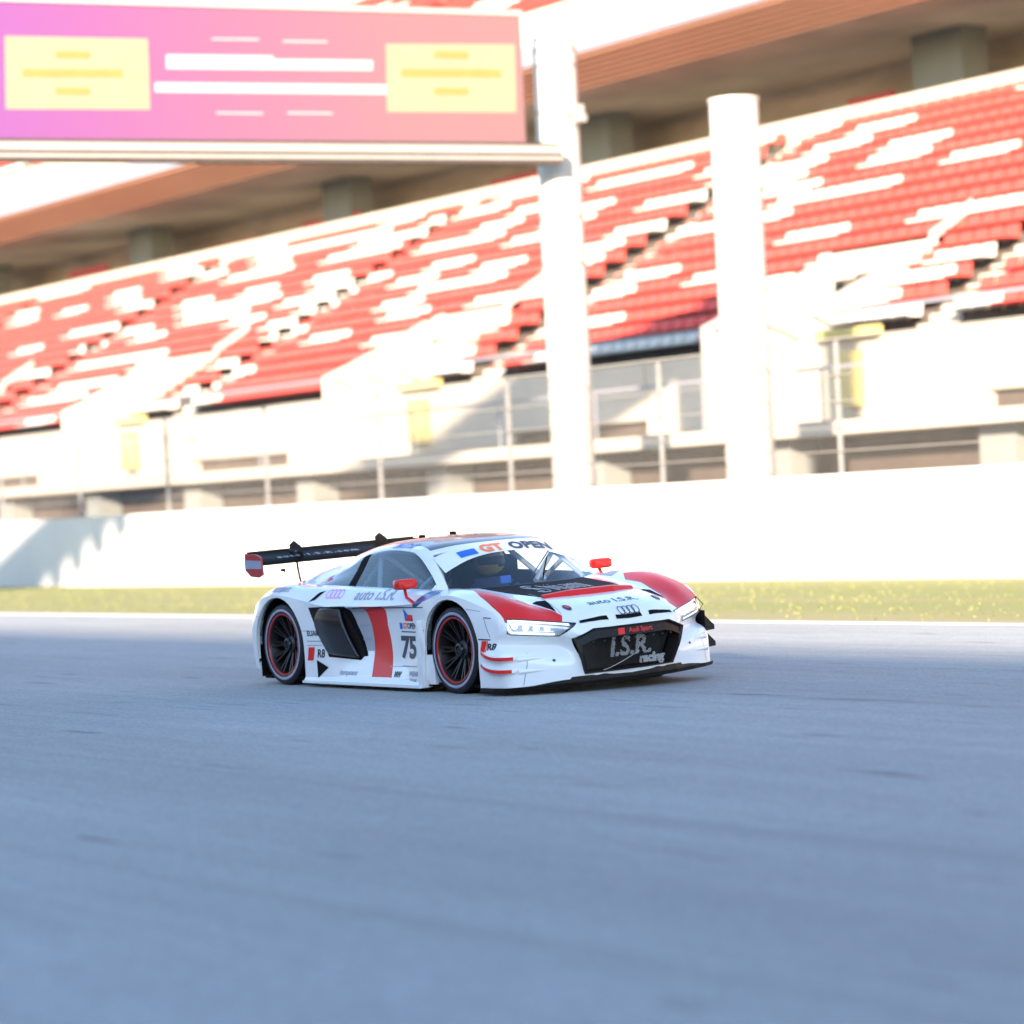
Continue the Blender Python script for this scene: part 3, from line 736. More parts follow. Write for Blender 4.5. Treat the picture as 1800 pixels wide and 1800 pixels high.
def ringbm(cx, cy, rx, ry, wd, n=40):
    b_ = new(); A = []; B = []
    for k in range(n):
        a = 2*math.pi*k/n; A.append(b_.verts.new((cx+rx*math.cos(a), cy+ry*math.sin(a), 0))); B.append(b_.verts.new((cx+(rx-wd)*math.cos(a), cy+(ry-wd)*math.sin(a), 0)))
    for k in range(n): b_.faces.new((A[k], A[(k+1) % n], B[(k+1) % n], B[k]))
    return b_
def press(name, b_, O, U, V, m, tg, off=.0025, step=.04, parent=None, label=None, leaning=True, add=None):
    O, U, V = Vector(O), Vector(U), Vector(V); D = -(U.cross(V)).normalized()
    if add:
        for (b2) in add:
            me = bpy.data.meshes.new('t'); b2.to_mesh(me); b2.free(); b_.from_mesh(me); bpy.data.meshes.remove(me)
    xs = [v.co.x for v in b_.verts]; ys = [v.co.y for v in b_.verts]
    for ax, lo, hi, sc in ((0, min(xs), max(xs), U.length), (1, min(ys), max(ys), V.length)):
        nn = int((hi-lo)*sc/step)
        for k in range(1, nn+1):
            co = [0, 0, 0]; no = [0, 0, 0]; co[ax] = lo+(hi-lo)*k/(nn+1); no[ax] = 1
            bmesh.ops.bisect_plane(b_, geom=b_.faces[:]+b_.edges[:]+b_.verts[:], dist=1e-6, plane_co=co, plane_no=no)
    bad = []
    for v in b_.verts:
        P = O+U*v.co.x+V*v.co.y; best = None
        for t in tg:
            h = t.ray_cast(P-D*.6, D)
            if h[0] is not None and (best is None or h[3] < best[3]): best = h
        if best is None: bad.append(v); v.co = P; continue
        nn = best[1] if best[1].dot(D) < 0 else -best[1]
        v.co = best[0]+nn*off
    bmesh.ops.delete(b_, geom=bad, context='VERTS')
    for f in b_.faces: f.normal_update()
    bmesh.ops.reverse_faces(b_, faces=[f for f in b_.faces if f.normal.dot(D) > 0])
    if parent is None: parent = body
    return part(name, b_, m, parent, label=label, leaning=leaning)
ALL = [bvh_body, bvh_cab]
# near side (right side of the car): U = +x, V = +z, cast toward +y
def near(name, b_, x, z, m, **k): return press(name, b_, (x, -1.2, z), (1, 0, 0), (0, 0, 1), m, ALL, **k)
def farside(name, b_, x, z, m, **k): return press(name, b_, (x, 1.2, z), (-1, 0, 0), (0, 0, 1), m, ALL, **k)
def hood(name, b_, x, y, m, **k): return press(name, b_, (x, y, 1.2), (0, 1, 0), (-1, 0, 0), m, ALL, **k)
def rect(w_, h_, cx=0, cy=0): return [(cx-w_/2, cy-h_/2), (cx+w_/2, cy-h_/2), (cx+w_/2, cy+h_/2), (cx-w_/2, cy+h_/2)]
for fn, sgn in ((near, 1), (farside, -1)):
    near_ = fn
    fn('race_number', wide(textbm('75', .235, .009, 0, .95), 1.22), -.70, .372, MT['text'])
    fn('lettering', textbm('OPEN', .062, .002), -.625, .548, MT['text'], add=[])
    fn('lettering', textbm('GT', .062, .002), -.742, .548, MT['orange'])
    fn('emblem', polybm([rect(.045, .05)]), -.815 if sgn > 0 else -.815, .548, MT['blue'])
    fn('stripe', polybm([rect(.26, .009)]), -.69, .503, MT['text'])
    fn('stripe', polybm([rect(.26, .006)]), -.675, .235, MT['ghost'])
    fn('flag', polybm([rect(.14, .05, 0, -.025)]), -.665, .638, MT['red'])
    fn('flag_wedge', polybm([[(-.07, -.05), (-.07, .05), (-.005, 0)]]), -.665, .638, MT['blue'], off=.0035)
    fn('lettering', wide(textbm('auto I.S.R.', .115, .002, .15), 1.35), -1.19, .790, MT['ghost'])
    r_ = [ringbm(-.09+.06*k, 0, .042, .036, .009) for k in range(4)]
    fn('emblem', r_[0], -1.83, .80, MT['pink'], add=r_[1:])
    fn('filler_cap', polybm([[(-.08, -.045), (.0, -.03), (.10, .04), (.02, .03)]]), -2.10, .785, MT['matte'])
    fn('stripe', polybm([rect(.15, .018)]), -1.425, .545, MT['ghost'])
    fn('stripe', polybm([rect(.12, .018)]), -1.40, .435, MT['ghost'])
    fn('lettering', textbm('EUART', .062, .002), -2.14, .478, MT['text'])
    fn('stripe', polybm([rect(.20, .008), rect(.20, .006, 0, -.035)]), -2.14, .415, MT['ghost'])
    fn('badge_block', polybm([[(-.05, -.055), (.035, -.055), (.06, .055), (-.025, .055)]]), -2.20, .31, MT['red'])
    fn('badge', textbm('R8', .095, .003, .1), -2.06, .31, MT['text'])
    fn('badge_block', polybm([[(-.035, -.042), (.02, -.042), (.04, .042), (-.015, .042)]]), .455, .408, MT['red'])
    fn('badge_block', polybm([[(.026, -.042), (.034, -.042), (.054, .042), (.046, .042)]]), .455, .408, MT['red'])
    fn('badge', textbm('R8', .066, .003, .1), .535, .402, MT['text'], step=.02)
    fn('lettering', textbm('kompetenz', .06, .001, .2), -1.62, .165, MT['ghost'])
    fn('lettering', textbm('MW', .055, .004, .2), -.86, .165, MT['text'])
    fn('lettering', textbm('WEAR', .052, .002, .1), -.60, .175, MT['ghost'])
    fn('lettering', textbm('TEAM', .042, .001, .1), -.60, .125, MT['ghost'])
    fn('lettering', textbm('motorsport', .07, .002), -2.72, .845, MT['ghost'])
    fn('dark_inlet', polybm([[(-.10, .075), (.08, .015), (-.07, -.075)]]), -2.02, .185, MT['matte'])
    # shut lines
    def seam(pts, wd=.007):
        P = []
        for (x0, z0), (x1, z1) in zip(pts, pts[1:]):
            l = math.hypot(x1-x0, z1-z0); nx, nz = -(z1-z0)/l*wd/2, (x1-x0)/l*wd/2
            P.append([(x0-nx, z0-nz), (x1-nx, z1-nz), (x1+nx, z1+nz), (x0+nx, z0+nz)])
        return P
    sx = 1 if sgn > 0 else -1
    S_ = seam([(-.38, .70), (-.95, .695), (-1.5, .69)], .008)+seam([(-.40, .52), (-.46, .52)])+seam([(.40, .462), (.53, .458)], .01)+seam([(.47, .625), (.545, .618)])+seam([(.47, .625), (.53, .478)], .004)
    S_ = [[(x*sx, z) for x, z in q] for q in S_]
    [fn('shut_line', polybm([q]), 0, 0, MT['text'], off=.002) for q in S_]
    S_ = [[(x*sx, z) for x, z in q] for q in seam([(-2.35, .50), (-2.12, .50)], .005)+seam([(.43, .672), (.25, .69)], .005)+seam([(-3.10, .615), (-2.98, .62)], .005)+seam([(-.40, .235), (-1.0, .225)], .005)]
    [fn('shut_line', polybm([q]), 0, 0, MT['ghost'], off=.002) for q in S_]
# bonnet
hood('lettering', textbm('auto I.S.R.', .115, .001), .80, -.01, MT['text'], label='dark auto I.S.R. lettering on the bonnet')
rs = [ringbm(-.066+.044*k, 0, .031, .034, .0065) for k in range(4)]
hood('emblem', rs[0], .945, .025, MT['text'], add=rs[1:], off=.006)
def xedge(y): y = abs(y); return 1.01-.04*y if y < .25 else 1.0-.19*(y-.25)
for y in (-.31, 0, .31):
    q = [(u, -(xedge(y+u)-.012)) for u in (-.12, 0, .12)]+[(u, -(xedge(y+u)-.034)) for u in (.115, 0, -.115)]
    hood('bonnet_slot', polybm([q]), 0, y, MT['matte'], off=.003)
for s in (-1, 1):
    hood('bonnet_vent', polybm([[(s*.05, .16), (s*.0, .18), (s*-.055, .13), (s*.01, -.10)]]), .68, s*.505, MT['matte'], off=.004)
    pill = [(.028*math.cos(a)*1.0, .05*math.sin(a)) for a in [2*math.pi*k/20 for k in range(20)]]
    hood('bonnet_catch', polybm([pill]), .775, s*.415, MT['text'], off=.004)
    hood('bonnet_catch_pin', polybm([[(x*.5, y*.5) for x, y in pill]]), .775, s*.415, MT['red'], off=.006)
    hood('shut_line', polybm([[(s*a, b_) for a, b_ in q] for q in seam([(.40, .30), (.455, -.02), (.50, -.27)], .005)]), .55, 0, MT['ghost'])
    hood('grey_patch', polybm([[(s*.66, .04), (s*.80, .09), (s*.79, .20), (s*.66, .24)]]), -.08, 0, mat('grey_patch_paint', (.35, .35, .38), .4, noise=(3, .05, (1, 1, 1))))
# sun strip
O_, U_, V_ = (-.62, 0, 1.10), Vector((0, 1, 0)), Vector((-.85, 0, .52)).normalized()
def strip(name, b_, y, u, m, **k): return press(name, b_, Vector((-.62, y, 1.07))+V_*u, U_, V_, m, [bvh_cab, bvh_ws], **k)
# white arch of the strip pressed on the top of the glass
arch_ = [(-.66, -.16)]+[(-.62+1.24*k/24, -.045-.085*abs(-1+2*k/24)**2.4) for k in range(25)]+[(.66, -.16), (.66, .12), (-.66, .12)]
strip('sun_strip', polybm([arch_[1:-3]+[(.60, .11), (-.60, .11)]]), 0, .015, MT['white'], off=.004)
strip('lettering', textbm('OPEN', .152, .008, 0, 1.05), .262, .040, MT['text'], label='black OPEN lettering on the white sun strip', parent=cab, off=.008)
strip('lettering', textbm('GT', .152, .008, 0, 1.05), -.115, .040, MT['orange'], label='orange GT lettering on the white sun strip', parent=cab, off=.008)
strip('blue_block', polybm([[(-.080, -.042), (.080, -.042), (.080, .042), (-.080, .042)]]), -.345, .030, MT['blue'], parent=cab, off=.008)
# roof rings
rs = [ringbm(-.27+.18*k, 0, .125, .125, .020) for k in range(4)]
press('roof_emblem', rs[0], (-1.30, .12, 1.5), (0, 1, 0), (-1, 0, 0), mat('bronze_ring', (.30, .11, .06), .4, noise=(4, .1, (1, 1, 1))), ALL, add=rs[1:], parent=cab)
# small lettering on the roof rail
near('lettering', textbm('OPEN ISR racing', .042, .001), -1.25, 1.155, MT['blue'], parent=cab)

# ---- black-letter word on the duct panel: broad-nib strokes
NIB = Vector((.026, .012))
def stroke(pts):
    out = []
    for a, b2 in zip(pts, pts[1:]):
        a = Vector(a); b2 = Vector(b2); n2 = NIB
        q = [a-n2/2, b2-n2/2, b2+n2/2, a+n2/2]
        dx = b2-a; 
        if abs(dx.x*n2.y-dx.y*n2.x) < 1e-6: continue
        out.append([(p.x, p.y) for p in q])
    return out
GL = {
 'S': [[(.34, .30), (.26, .34), (.10, .34), (.02, .27), (.06, .21), (.28, .15), (.34, .07), (.24, -.02), (.06, -.02), (-.04, .04)], [(.16, .34), (.12, .02)]],
 'v': [[(0, .24), (.04, .20), (.04, .03), (.09, 0), (.15, .05), (.15, .19), (.10, .23)], [(-.01, .30), (.03, .24)]],
 'i': [[(0, .22), (.04, .19), (.04, .03), (.08, 0)], [(.03, .29), (.05, .31)]],
 'j': [[(0, .22), (.04, .19), (.04, -.04), (-.02, -.09)], [(.03, .29), (.05, .31)]],
 'a': [[(.02, .20), (.10, .23), (.14, .19), (.14, .03), (.18, 0)], [(.14, .12), (.04, .10), (.01, .04), (.06, 0), (.14, .05)]],
 'n': [[(0, .22), (.04, .19), (.04, .0)], [(.05, .18), (.12, .23), (.16, .18), (.16, .03), (.20, 0)]],
 'y': [[(0, .24), (.04, .19), (.04, .04), (.09, .0), (.15, .04)], [(.15, .24), (.15, .02), (.08, -.08)]],
}
adv = {'S': .47, 'v': .215, 'i': .12, 'j': .12, 'a': .23, 'n': .245, 'y': .22}
polys = []; x = 0
for ch in 'Svijany':
    for st in GL[ch]: polys += [[(px_+x, py_) for px_, py_ in q] for q in stroke(st)]
    x += adv[ch]
b_ = new()
for q in polys:
    a = sum(q[i][0]*q[(i+1) % 4][1]-q[(i+1) % 4][0]*q[i][1] for i in range(4))
    if abs(a) < 1e-7: continue
    b_.faces.new([b_.verts.new((px_-x/2, py_, 0)) for px_, py_ in q])
sc_ = .50/x
press('lettering', b_, (.26, -.03, 1.2), (0, sc_, 0), (-sc_*3.3, 0, 0), MT['wtext'], ALL, off=.004, label='white black-letter word on the dark duct panel')
# red strip standing at the front of the duct
b_ = new(); bow = [(-.42, .455), (-.2, .50), (0, .51), (.2, .50), (.42, .455)]
for (y0, x0), (y1, x1) in zip(bow, bow[1:]):
    z0, z1 = .735-.02*(abs(y0) > .4), .735-.02*(abs(y1) > .4)
    hexa(b_, [(x0, y0, z0-.03), (x0+.07, y0, z0-.035), (x1+.07, y1, z1-.035), (x1, y1, z1-.03), (x0-.005, y0, z0+.030), (x0+.02, y0, z0+.024), (x1+.02, y1, z1+.024), (x1-.005, y1, z1+.030)])
bmesh.ops.remove_doubles(b_, verts=b_.verts[:], dist=.0001); fixn(b_)
part('bonnet_flap', b_, MT['red'], label='red flap across the bonnet')

# ---- grille
def hexpt(k, sc, x, dz=0): y, z = k; return (x, y*sc, .32+(z-.32)*sc+dz)
HF = [(-.35, .487), (.35, .487), (.505, .425), (.405, .150), (-.405, .150), (-.505, .425)]
def nose_x(y, z):
    h = min(abs(y)/.43, 1.3); return (1.035-.045*h*h)-max(0, .31-z)*.35
b_ = new()
def loop(sc, dx, n=6):
    out = []
    for i in range(6):
        a, b2 = HF[i], HF[(i+1) % 6]
        for k in range(n):
            y = (a[0]+(b2[0]-a[0])*k/n)*sc; z = .32+((a[1]+(b2[1]-a[1])*k/n)-.32)*sc
            out.append(b_.verts.new((nose_x(y/sc, z)+dx, y, z)))
    return out
L0, L1, L2, L3 = loop(1.012, -.01), loop(1.006, .012), loop(.95, .010), loop(.86, -.075)
for A, B in ((L0, L1), (L1, L2), (L2, L3)):
    for k in range(36): b_.faces.new((A[k], A[(k+1) % 36], B[(k+1) % 36], B[k]))
fixn(b_); grille = part('grille_frame', b_, MT['carbon'], smooth=30)
b_ = new(); vs = [b_.verts.new((v_[0], v_[1], v_[2])) for v_ in [(nose_x(y, z)-.078, y*.87, .32+(z-.32)*.87) for y, z in HF]]; b_.faces.new(vs); fixn(b_)
gm_ = part('grille_mesh', b_, mat('grille_mesh_black', (.008, .007, .007), .6, noise=(80, .5, (1, 1, 1))), grille)
# honeycomb wires
b_ = new()
for k in range(-26, 27):
    for s in (1, -1):
        y0 = k*.034
        a = Vector((.955, y0-s*.10, .20)); e_ = Vector((.965, y0+s*.10, .42))
        if abs(a.y) < .37 and abs(e_.y) < .42: tube(b_, [a, e_], .0022, 4)
part('honeycomb', b_, MT['carbon'], grille)
# dotted letters on the mesh
def dotted(s, size, y, z, shear, step=.0125):
    t = textbm(s, size, .006, shear); bv = BVHTree.FromBMesh(t); xs = [v.co.x for v in t.verts]; ys = [v.co.y for v in t.verts]
    out = []; yy = min(ys); r = 0
    while yy < max(ys):
        xx = min(xs)+(step/2 if r % 2 else 0)
        while xx < max(xs):
            if bv.ray_cast(Vector((xx, yy, 1)), Vector((0, 0, -1)))[0] is not None: out.append((xx+y, yy+z))
            xx += step
        yy += step*.62; r += 1
    t.free(); return out
MPAINT = mat('mesh_paint', (.50, .50, .50), .5, noise=(9, .1, (1, 1, 1)))
for lab, dots in (('dotted white I.S.R. letters', dotted('I.S.R.', .20, .0, .318, .2)), ('dotted white racing lettering', dotted('racing', .095, .19, .215, .2, .0105)), ('dotted white swoosh', [(-.26+.34*k/40, .165+.11*(k/40)**1.3) for k in range(41)])):
    b_ = new()
    for y, z in dots:
        w_ = .0036
        v4 = [b_.verts.new((.972, y+a*w_*1.15, z+c*w_)) for a, c in ((-1, -.6), (1, -.6), (1, .6), (-1, .6))]; b_.faces.new(v4)
    part('mesh_lettering', b_, MPAINT, grille, label=lab+' on the grille mesh')
# upper bar of the grille with red words
b_ = new(); tb = []
for k in range(13):
    y = -.47+.94*k/12; zt = .478 if abs(y) < .35 else .478-(abs(y)-.35)*.42
    tb.append((y, zt))
for (y0, z0), (y1, z1) in zip(tb, tb[1:]):
    x0, x1 = nose_x(y0, .46)+.004, nose_x(y1, .46)+.004
    hexa(b_, [(x0-.05, y0, z0-.068), (x0+.004, y0, z0-.068), (x1+.004, y1, z1-.068), (x1-.05, y1, z1-.068), (x0-.05, y0, z0), (x0-.012, y0, z0), (x1-.012, y1, z1), (x1-.05, y1, z1)])
bmesh.ops.remove_doubles(b_, verts=b_.verts[:], dist=.0001); fixn(b_); bvt = BVHTree.FromBMesh(b_); part('grille_bar', b_, MT['carbon'], grille)
press('grille_badge', polybm([[(-.03, -.024), (.028, -.024), (.034, .024), (-.024, .024)]]), (1.3, -.115, .442), (0, 1, 0), (0, 0, 1), MT['red'], [bvt], parent=grille)
press('lettering', textbm('Audi Sport', .050, .001), (1.3, .065, .443), (0, 1, 0), (0, 0, 1), MT['red'], [bvt], parent=grille)
for k in range(9):
    y = -.36+.09*k; b_ = new(); tube(b_, [(nose_x(y, .38)-.0, y, .383), (nose_x(y, .38)+.012, y, .386)], .006, 8); part('rivet', b_, MT['hub'], grille)

# ---- splitter, under-floor and skirts
b_ = new()
SP = [(.99, 0), (.985, .25), (.95, .45), (.885, .65), (.80, .84), (.715, .975), (.60, 1.01), (.42, 1.01), (.40, .60), (.40, 0)]
full = [(x, y) for x, y in SP]+[(x, -y) for x, y in SP[::-1] if y > 0]
prism(b_, full, lambda u, v, k: (u-(.0 if k else .02), v, .068+.030*k)); fixn(b_); part('splitter', b_, MT['carbon'])
b_ = new(); prism(b_, full[0:5]+[(.80, .80), (.84, .62), (.93, .3), (.94, 0)], lambda u, v, k: (u-.02, v, .098+.04*k)); mirror(b_); fixn(b_); part('lower_lip', b_, MT['carbon'])
b_ = new(); box(b_, -3.1, .55, -.93, .93, .085, .11); part('under_floor', b_, MT['matte'])
b_ = new()
prism(b_, [(-3.25, .25), (-3.25, .45), (-2.3, .10), (-2.3, .09)], lambda u, v, k: (u, -.85+1.7*k, v)); fixn(b_); part('diffuser', b_, MT['carbon'])
for s in (-1, 1):
    b_ = new(); prism(b_, [(.93, .19), (1.0, .093), (1.018, .088), (1.018, .072), (.90, .072)], lambda u, v, k: (-2.30+1.86*k, s*u, v)); fixn(b_); part('side_skirt', b_, MT['white'])
    b_ = new(); prism(b_, [(-.475, .075), (-.405, .075), (-.405, .36), (-.43, .60), (-.455, .60), (-.475, .30)], lambda u, v, k: (u, s*(.955+.048*k), v)); fixn(b_); part('arch_fin', b_, MT['white'])
    b_ = new(); box(b_, -.40, -.30, s*.80, s*.955, .10, .33); fixn(b_); part('arch_liner_panel', b_, MT['white'])
    # dive planes along the bumper corner
    for zc, ln in (((.315, .33), (.222, .33)) if s < 0 else ()):
        b_ = new(); n_ = 14; rows = []
        for k in range(n_+1):
            t = k/n_; x = .43+ln*t; z = zc+.048*(1-t)**2.0
            hit = bvh_body.ray_cast(Vector((x, s*1.4, z)), Vector((0, -s, 0))); yb = abs(hit[0].y) if hit[0] else .93
            w2 = .006+(.052 if s < 0 else .12)*math.sin(min(1, t*1.5)*math.pi/2)
            rows.append([(x, s*(yb-.02), z+.008), (x, s*(yb+w2), z+.013), (x, s*(yb+w2), z-.013), (x, s*(yb-.02), z-.006)])
        V = [[b_.verts.new(p) for p in r] for r in rows]
        for A, B in zip(V, V[1:]):
            for k in range(4):
                f = b_.faces.new((A[k], A[(k+1) % 4], B[(k+1) % 4], B[k])); f.material_index = 1 if k == 1 else 0
        b_.faces.new(V[0]); b_.faces.new(V[-1][::-1]); fixn(b_)
        part('dive_plane', b_, [MT['white'], MT['red']] if s < 0 else [MT['carbon'], MT['carbon']], label='red-edged dive plane' if s < 0 else 'black dive plane')
    b_ = new(); prism(b_, [(.50, .11), (.62, .11), (.62, .49), (.50, .50)], lambda u, v, k: (u, s*(.99+.008*k), v)); fixn(b_)
    if s > 0:
        part('black_end_plate', b_, MT['carbon'])
        for zt in (.455, .325):
            b_ = new(); prism(b_, [(.985, zt), (1.075, zt-.085), (1.075, zt-.12), (.985, zt-.125)], lambda u, v, k: (.46+.17*k, u, v)); fixn(b_); part('dive_plane', b_, MT['carbon'], label='black wedge winglet on the far bumper corner')
    else: b_.free()
    # wheel-arch housings
    for (cx_, cz_, r_) in (WF, WR):
        b_ = new(); A = []; B = []
        for k in range(19):
            a = math.pi*k/18; A.append(b_.verts.new((cx_+r_*math.cos(a), s*.985 if False else s*.955, cz_+r_*math.sin(a)))); B.append(b_.verts.new((cx_+r_*math.cos(a), s*.50, cz_+r_*math.sin(a))))
        A.append(b_.verts.new((cx_-r_, s*.955, .1))); B.append(b_.verts.new((cx_-r_, s*.5, .1))); A.insert(0, b_.verts.new((cx_+r_, s*.955, .1))); B.insert(0, b_.verts.new((cx_+r_, s*.5, .1)))
        for k in range(len(A)-1): b_.faces.new((A[k], A[k+1], B[k+1], B[k]))
        b_.faces.new(B); part('wheel_housing', b_, MT['matte'])
    # arch lip (rolled edge thickness)
    for (cx_, cz_, r_) in (WF, WR):
        b_ = new(); prv = None
        for k in range(-2, 21):
            a = math.pi*min(max(k, 0), 18)/18; x = cx_+r_*math.cos(a); z = cz_+r_*math.sin(a)
            if k < 0: z = cz_+k*.12
            if k > 18: z = cz_-(k-18)*.12
            h = bvh_body.ray_cast(Vector((cx_+(x-cx_)*1.025, s*1.4, cz_+(z-cz_)*1.025 if 0 <= k <= 18 else z)), Vector((0, -s, 0)))
            if h[0] is None: prv = None; continue
            yb = abs(h[0].y); q = [b_.verts.new((x, s*(yb-.001), z)), b_.verts.new((x, s*(yb-.05), z))]
            if prv: b_.faces.new((prv[0], q[0], q[1], prv[1]))
            prv = q
        part('arch_edge', b_, MT['white'], body)

for s in (-1, 1):                                          # fairings behind the dive planes and the corner seam
    for z in (.300, .210):
        b_ = new(); ps = []
        for k in range(7):
            y = .88-.30*k/6; h = bvh_body.ray_cast(Vector((1.4, s*y, z)), Vector((-1, 0, 0)))
            if h[0]: ps.append(h[0]+Vector((-.012, 0, .004)))
        if len(ps) > 3: tube(b_, ps, .026, 8, r2=.004); part('corner_fairing', b_, MT['white'], body, smooth=60)
        else: b_.free()
    b_ = polybm([[(s*.802, .345), (s*.808, .345), (s*.862, .11), (s*.856, .11)]])
    press('shut_line', b_, (1.4, 0, 0), (0, 1, 0), (0, 0, 1), MT['ghost'], [bvh_body], off=.002)
    b_ = polybm([[(s*.36, .235), (s*.372, .25), (s*.385, .235), (s*.372, .22)]])
    press('tow_point', polybm([[(s*.62, .275), (s*.635, .287), (s*.652, .275), (s*.635, .263)]]), (1.4, 0, 0), (0, 1, 0), (0, 0, 1), MT['text'], [bvh_body], off=.003)
    b_.free()

# ---- side blade and mirrors
for s in (-1, 1):
    BL = [[(-2.19, .690), (-1.96, .697), (-1.73, .700)], [(-2.15, .58), (-1.93, .58), (-1.68, .59)], [(-2.07, .45), (-1.86, .44), (-1.585, .44)], [(-1.96, .31), (-1.74, .30), (-1.47, .285)]]
    G_ = [[(x, s*(.958+.018*(1-abs(2*j/2-1))-.02*(i == 0)+(.0 if i < 3 else -.012)), z) for j, (x, z) in enumerate(r)] for i, r in enumerate(BL)]
    P_ = cgrid(G_, 6, 8); b_ = new(); gridfaces(b_, P_)
    for f in b_.faces: f.normal_update()
    if sum(f.normal.y for f in b_.faces)*s < 0: bmesh.ops.reverse_faces(b_, faces=b_.faces[:])
    bl = part('side_blade', b_, mat('gloss_black', (.010, .008, .009), .16, spec=.6, noise=(20, .2, (1, 1, 1))), smooth=50)
    m_ = bl.modifiers.new('thickness', 'SOLIDIFY'); m_.thickness = .03; m_.offset = -1
    # mirror
    mir = empty('door_mirror', (0, 0, 0)); mir.parent = car; mir['label'] = 'red mirror on a cranked red arm'
    b_ = new()
    hs = []
    for t, sc in ((0, .55), (.12, .92), (.45, 1.0), (.8, .95), (1, .6)):
        x = -.60-.13*t; c = (x, s*.945, .880)
        hs.append([b_.verts.new((x, c[1]+.088*sc*math.copysign(abs(math.cos(a))**.38, math.cos(a)), c[2]+.042*sc*math.copysign(abs(math.sin(a))**.38, math.sin(a)))) for a in [2*math.pi*k/20 for k in range(20)]])
    for A, B in zip(hs, hs[1:]):
        for k in range(20): b_.faces.new((A[k], A[(k+1) % 20], B[(k+1) % 20], B[k]))
    b_.faces.new(hs[0]); b_.faces.new(hs[-1]); fixn(b_); part('mirror_shell', b_, MT['red'], mir, smooth=45)
    b_ = new(); prism(b_, [(-.066, -.028), (.066, -.028), (.066, .028), (-.066, .028)], lambda u, v, k: (-.728-.004*k, s*.945+u, .880+v)); fixn(b_); part('mirror_glass', b_, MT['mirror'], mir)
    b_ = new(); tube(b_, [(-.69, s*.935, .862), (-.66, s*.945, .80), (-.64, s*.952, .775), (-.52, s*.952, .725)], .013, 8); part('mirror_arm', b_, MT['red'], mir, smooth=40)

# ---- head lamps
cut_c = Vector((.76, .70, .53))
for s in (-1, 1):
    lamp = empty('head_lamp', (0, 0, 0)); lamp.parent = car
    b_ = new()
    for q in lampg:
        try: b_.faces.new([b_.verts.new((p.x, s*p.y, p.z)) for p in q])
        except ValueError: pass
    bmesh.ops.remove_doubles(b_, verts=b_.verts[:], dist=.0005); bmesh.ops.recalc_face_normals(b_, faces=b_.faces[:])
    if sum(f.normal.x for f in b_.faces) < 0: bmesh.ops.reverse_faces(b_, faces=b_.faces[:])
    bvl = BVHTree.FromBMesh(b_); part('lamp_cover', b_, MT['lglass'], lamp, smooth=60)
    # housing: same outline pushed inward
    b_ = new()
    for q in lampg:
        try: b_.faces.new([b_.verts.new((cut_c.x+(p.x-cut_c.x)*.96-.055, s*(cut_c.y+(p.y-cut_c.y)*.99-.02), cut_c.z+(p.z-cut_c.z)*1.1)) for p in q])
        except ValueError: pass
    part('lamp_housing', b_, MT['chrome'], lamp, smooth=60)
    def lp(y, z, dep):                                    # point a little behind the cover
        h = bvl.ray_cast(Vector((1.5, s*y, z)), Vector((-1, 0, 0)))
        x = h[0].x if h[0] is not None else bvl.find_nearest(Vector((.8, s*y, z)))[0].x
        return Vector((x-dep, s*y, z))
    # light strip: along the top edge, down the outer side and along the bottom
    path = [(.50, .530), (.60, .548), (.72, .568), (.84, .588), (.878, .590), (.884, .560), (.888, .520), (.876, .502), (.80, .492), (.70, .477), (.60, .464)]
    b_ = new(); wd_ = .0075
    vs = []
    for i, (y, z) in enumerate(path):
        a = Vector(path[max(i-1, 0)]); c = Vector(path[min(i+1, len(path)-1)]); t = (c-a).normalized(); nn = Vector((-t.y, t.x))*wd_
        vs.append((b_.verts.new(lp(y+nn.x, z+nn.y, .014)), b_.verts.new(lp(y-nn.x, z-nn.y, .014))))
    for A, B in zip(vs, vs[1:]): b_.faces.new((A[0], B[0], B[1], A[1]))
    part('light_strip', b_, MT['led'], lamp)
    for y, z, r_ in ((.64, .508, .020), (.71, .520, .022), (.775, .530, .023), (.84, .545, .019)):
        c = lp(y, z, .042); b_ = new(); bmesh.ops.create_uvsphere(b_, u_segments=16, v_segments=10, radius=r_)
        for v in b_.verts: v.co = Vector((v.co.x*.7, v.co.y*1.25, v.co.z))+c
        part('lens', b_, MT['ledr'], lamp, smooth=80)
    b_ = new(); q = HL
    pts = [lp(y, z, -.002) for y, z in [(.458, .537), (.60, .560), (.75, .586), (.893, .609), (.905, .55), (.905, .499), (.885, .490), (.73, .470), (.577, .452), (.458, .537)]]
    tube(b_, pts, .0045, 6); part('lamp_seal', b_, MT['text'], lamp)

# ---- rear wing
wing = empty('rear_wing', (0, 0, 0)); wing.parent = car; wing['label'] = 'black rear wing with red end plates and pale lettering'
b_ = new(); AF = [(-3.12, 1.085), (-3.14, 1.105), (-3.20, 1.128), (-3.27, 1.145), (-3.34, 1.160), (-3.40, 1.184), (-3.405, 1.176), (-3.34, 1.140), (-3.25, 1.105), (-3.17, 1.080), (-3.13, 1.076)]
prism(b_, AF, lambda u, v, k: (u, -.86+1.72*k, v)); fixn(b_); bvw = BVHTree.FromBMesh(b_); part('wing_plane', b_, mat('wing_black', (.010, .007, .006), .6, spec=.12, noise=(9, .3, (1, 1, 1))), wing, smooth=35)
b_ = new(); prism(b_, [(-3.40, 1.178), (-3.407, 1.178), (-3.410, 1.198), (-3.402, 1.198)], lambda u, v, k: (u, -.85+1.70*k, v)); fixn(b_); part('gurney_flap', b_, MT['carbon'], wing)
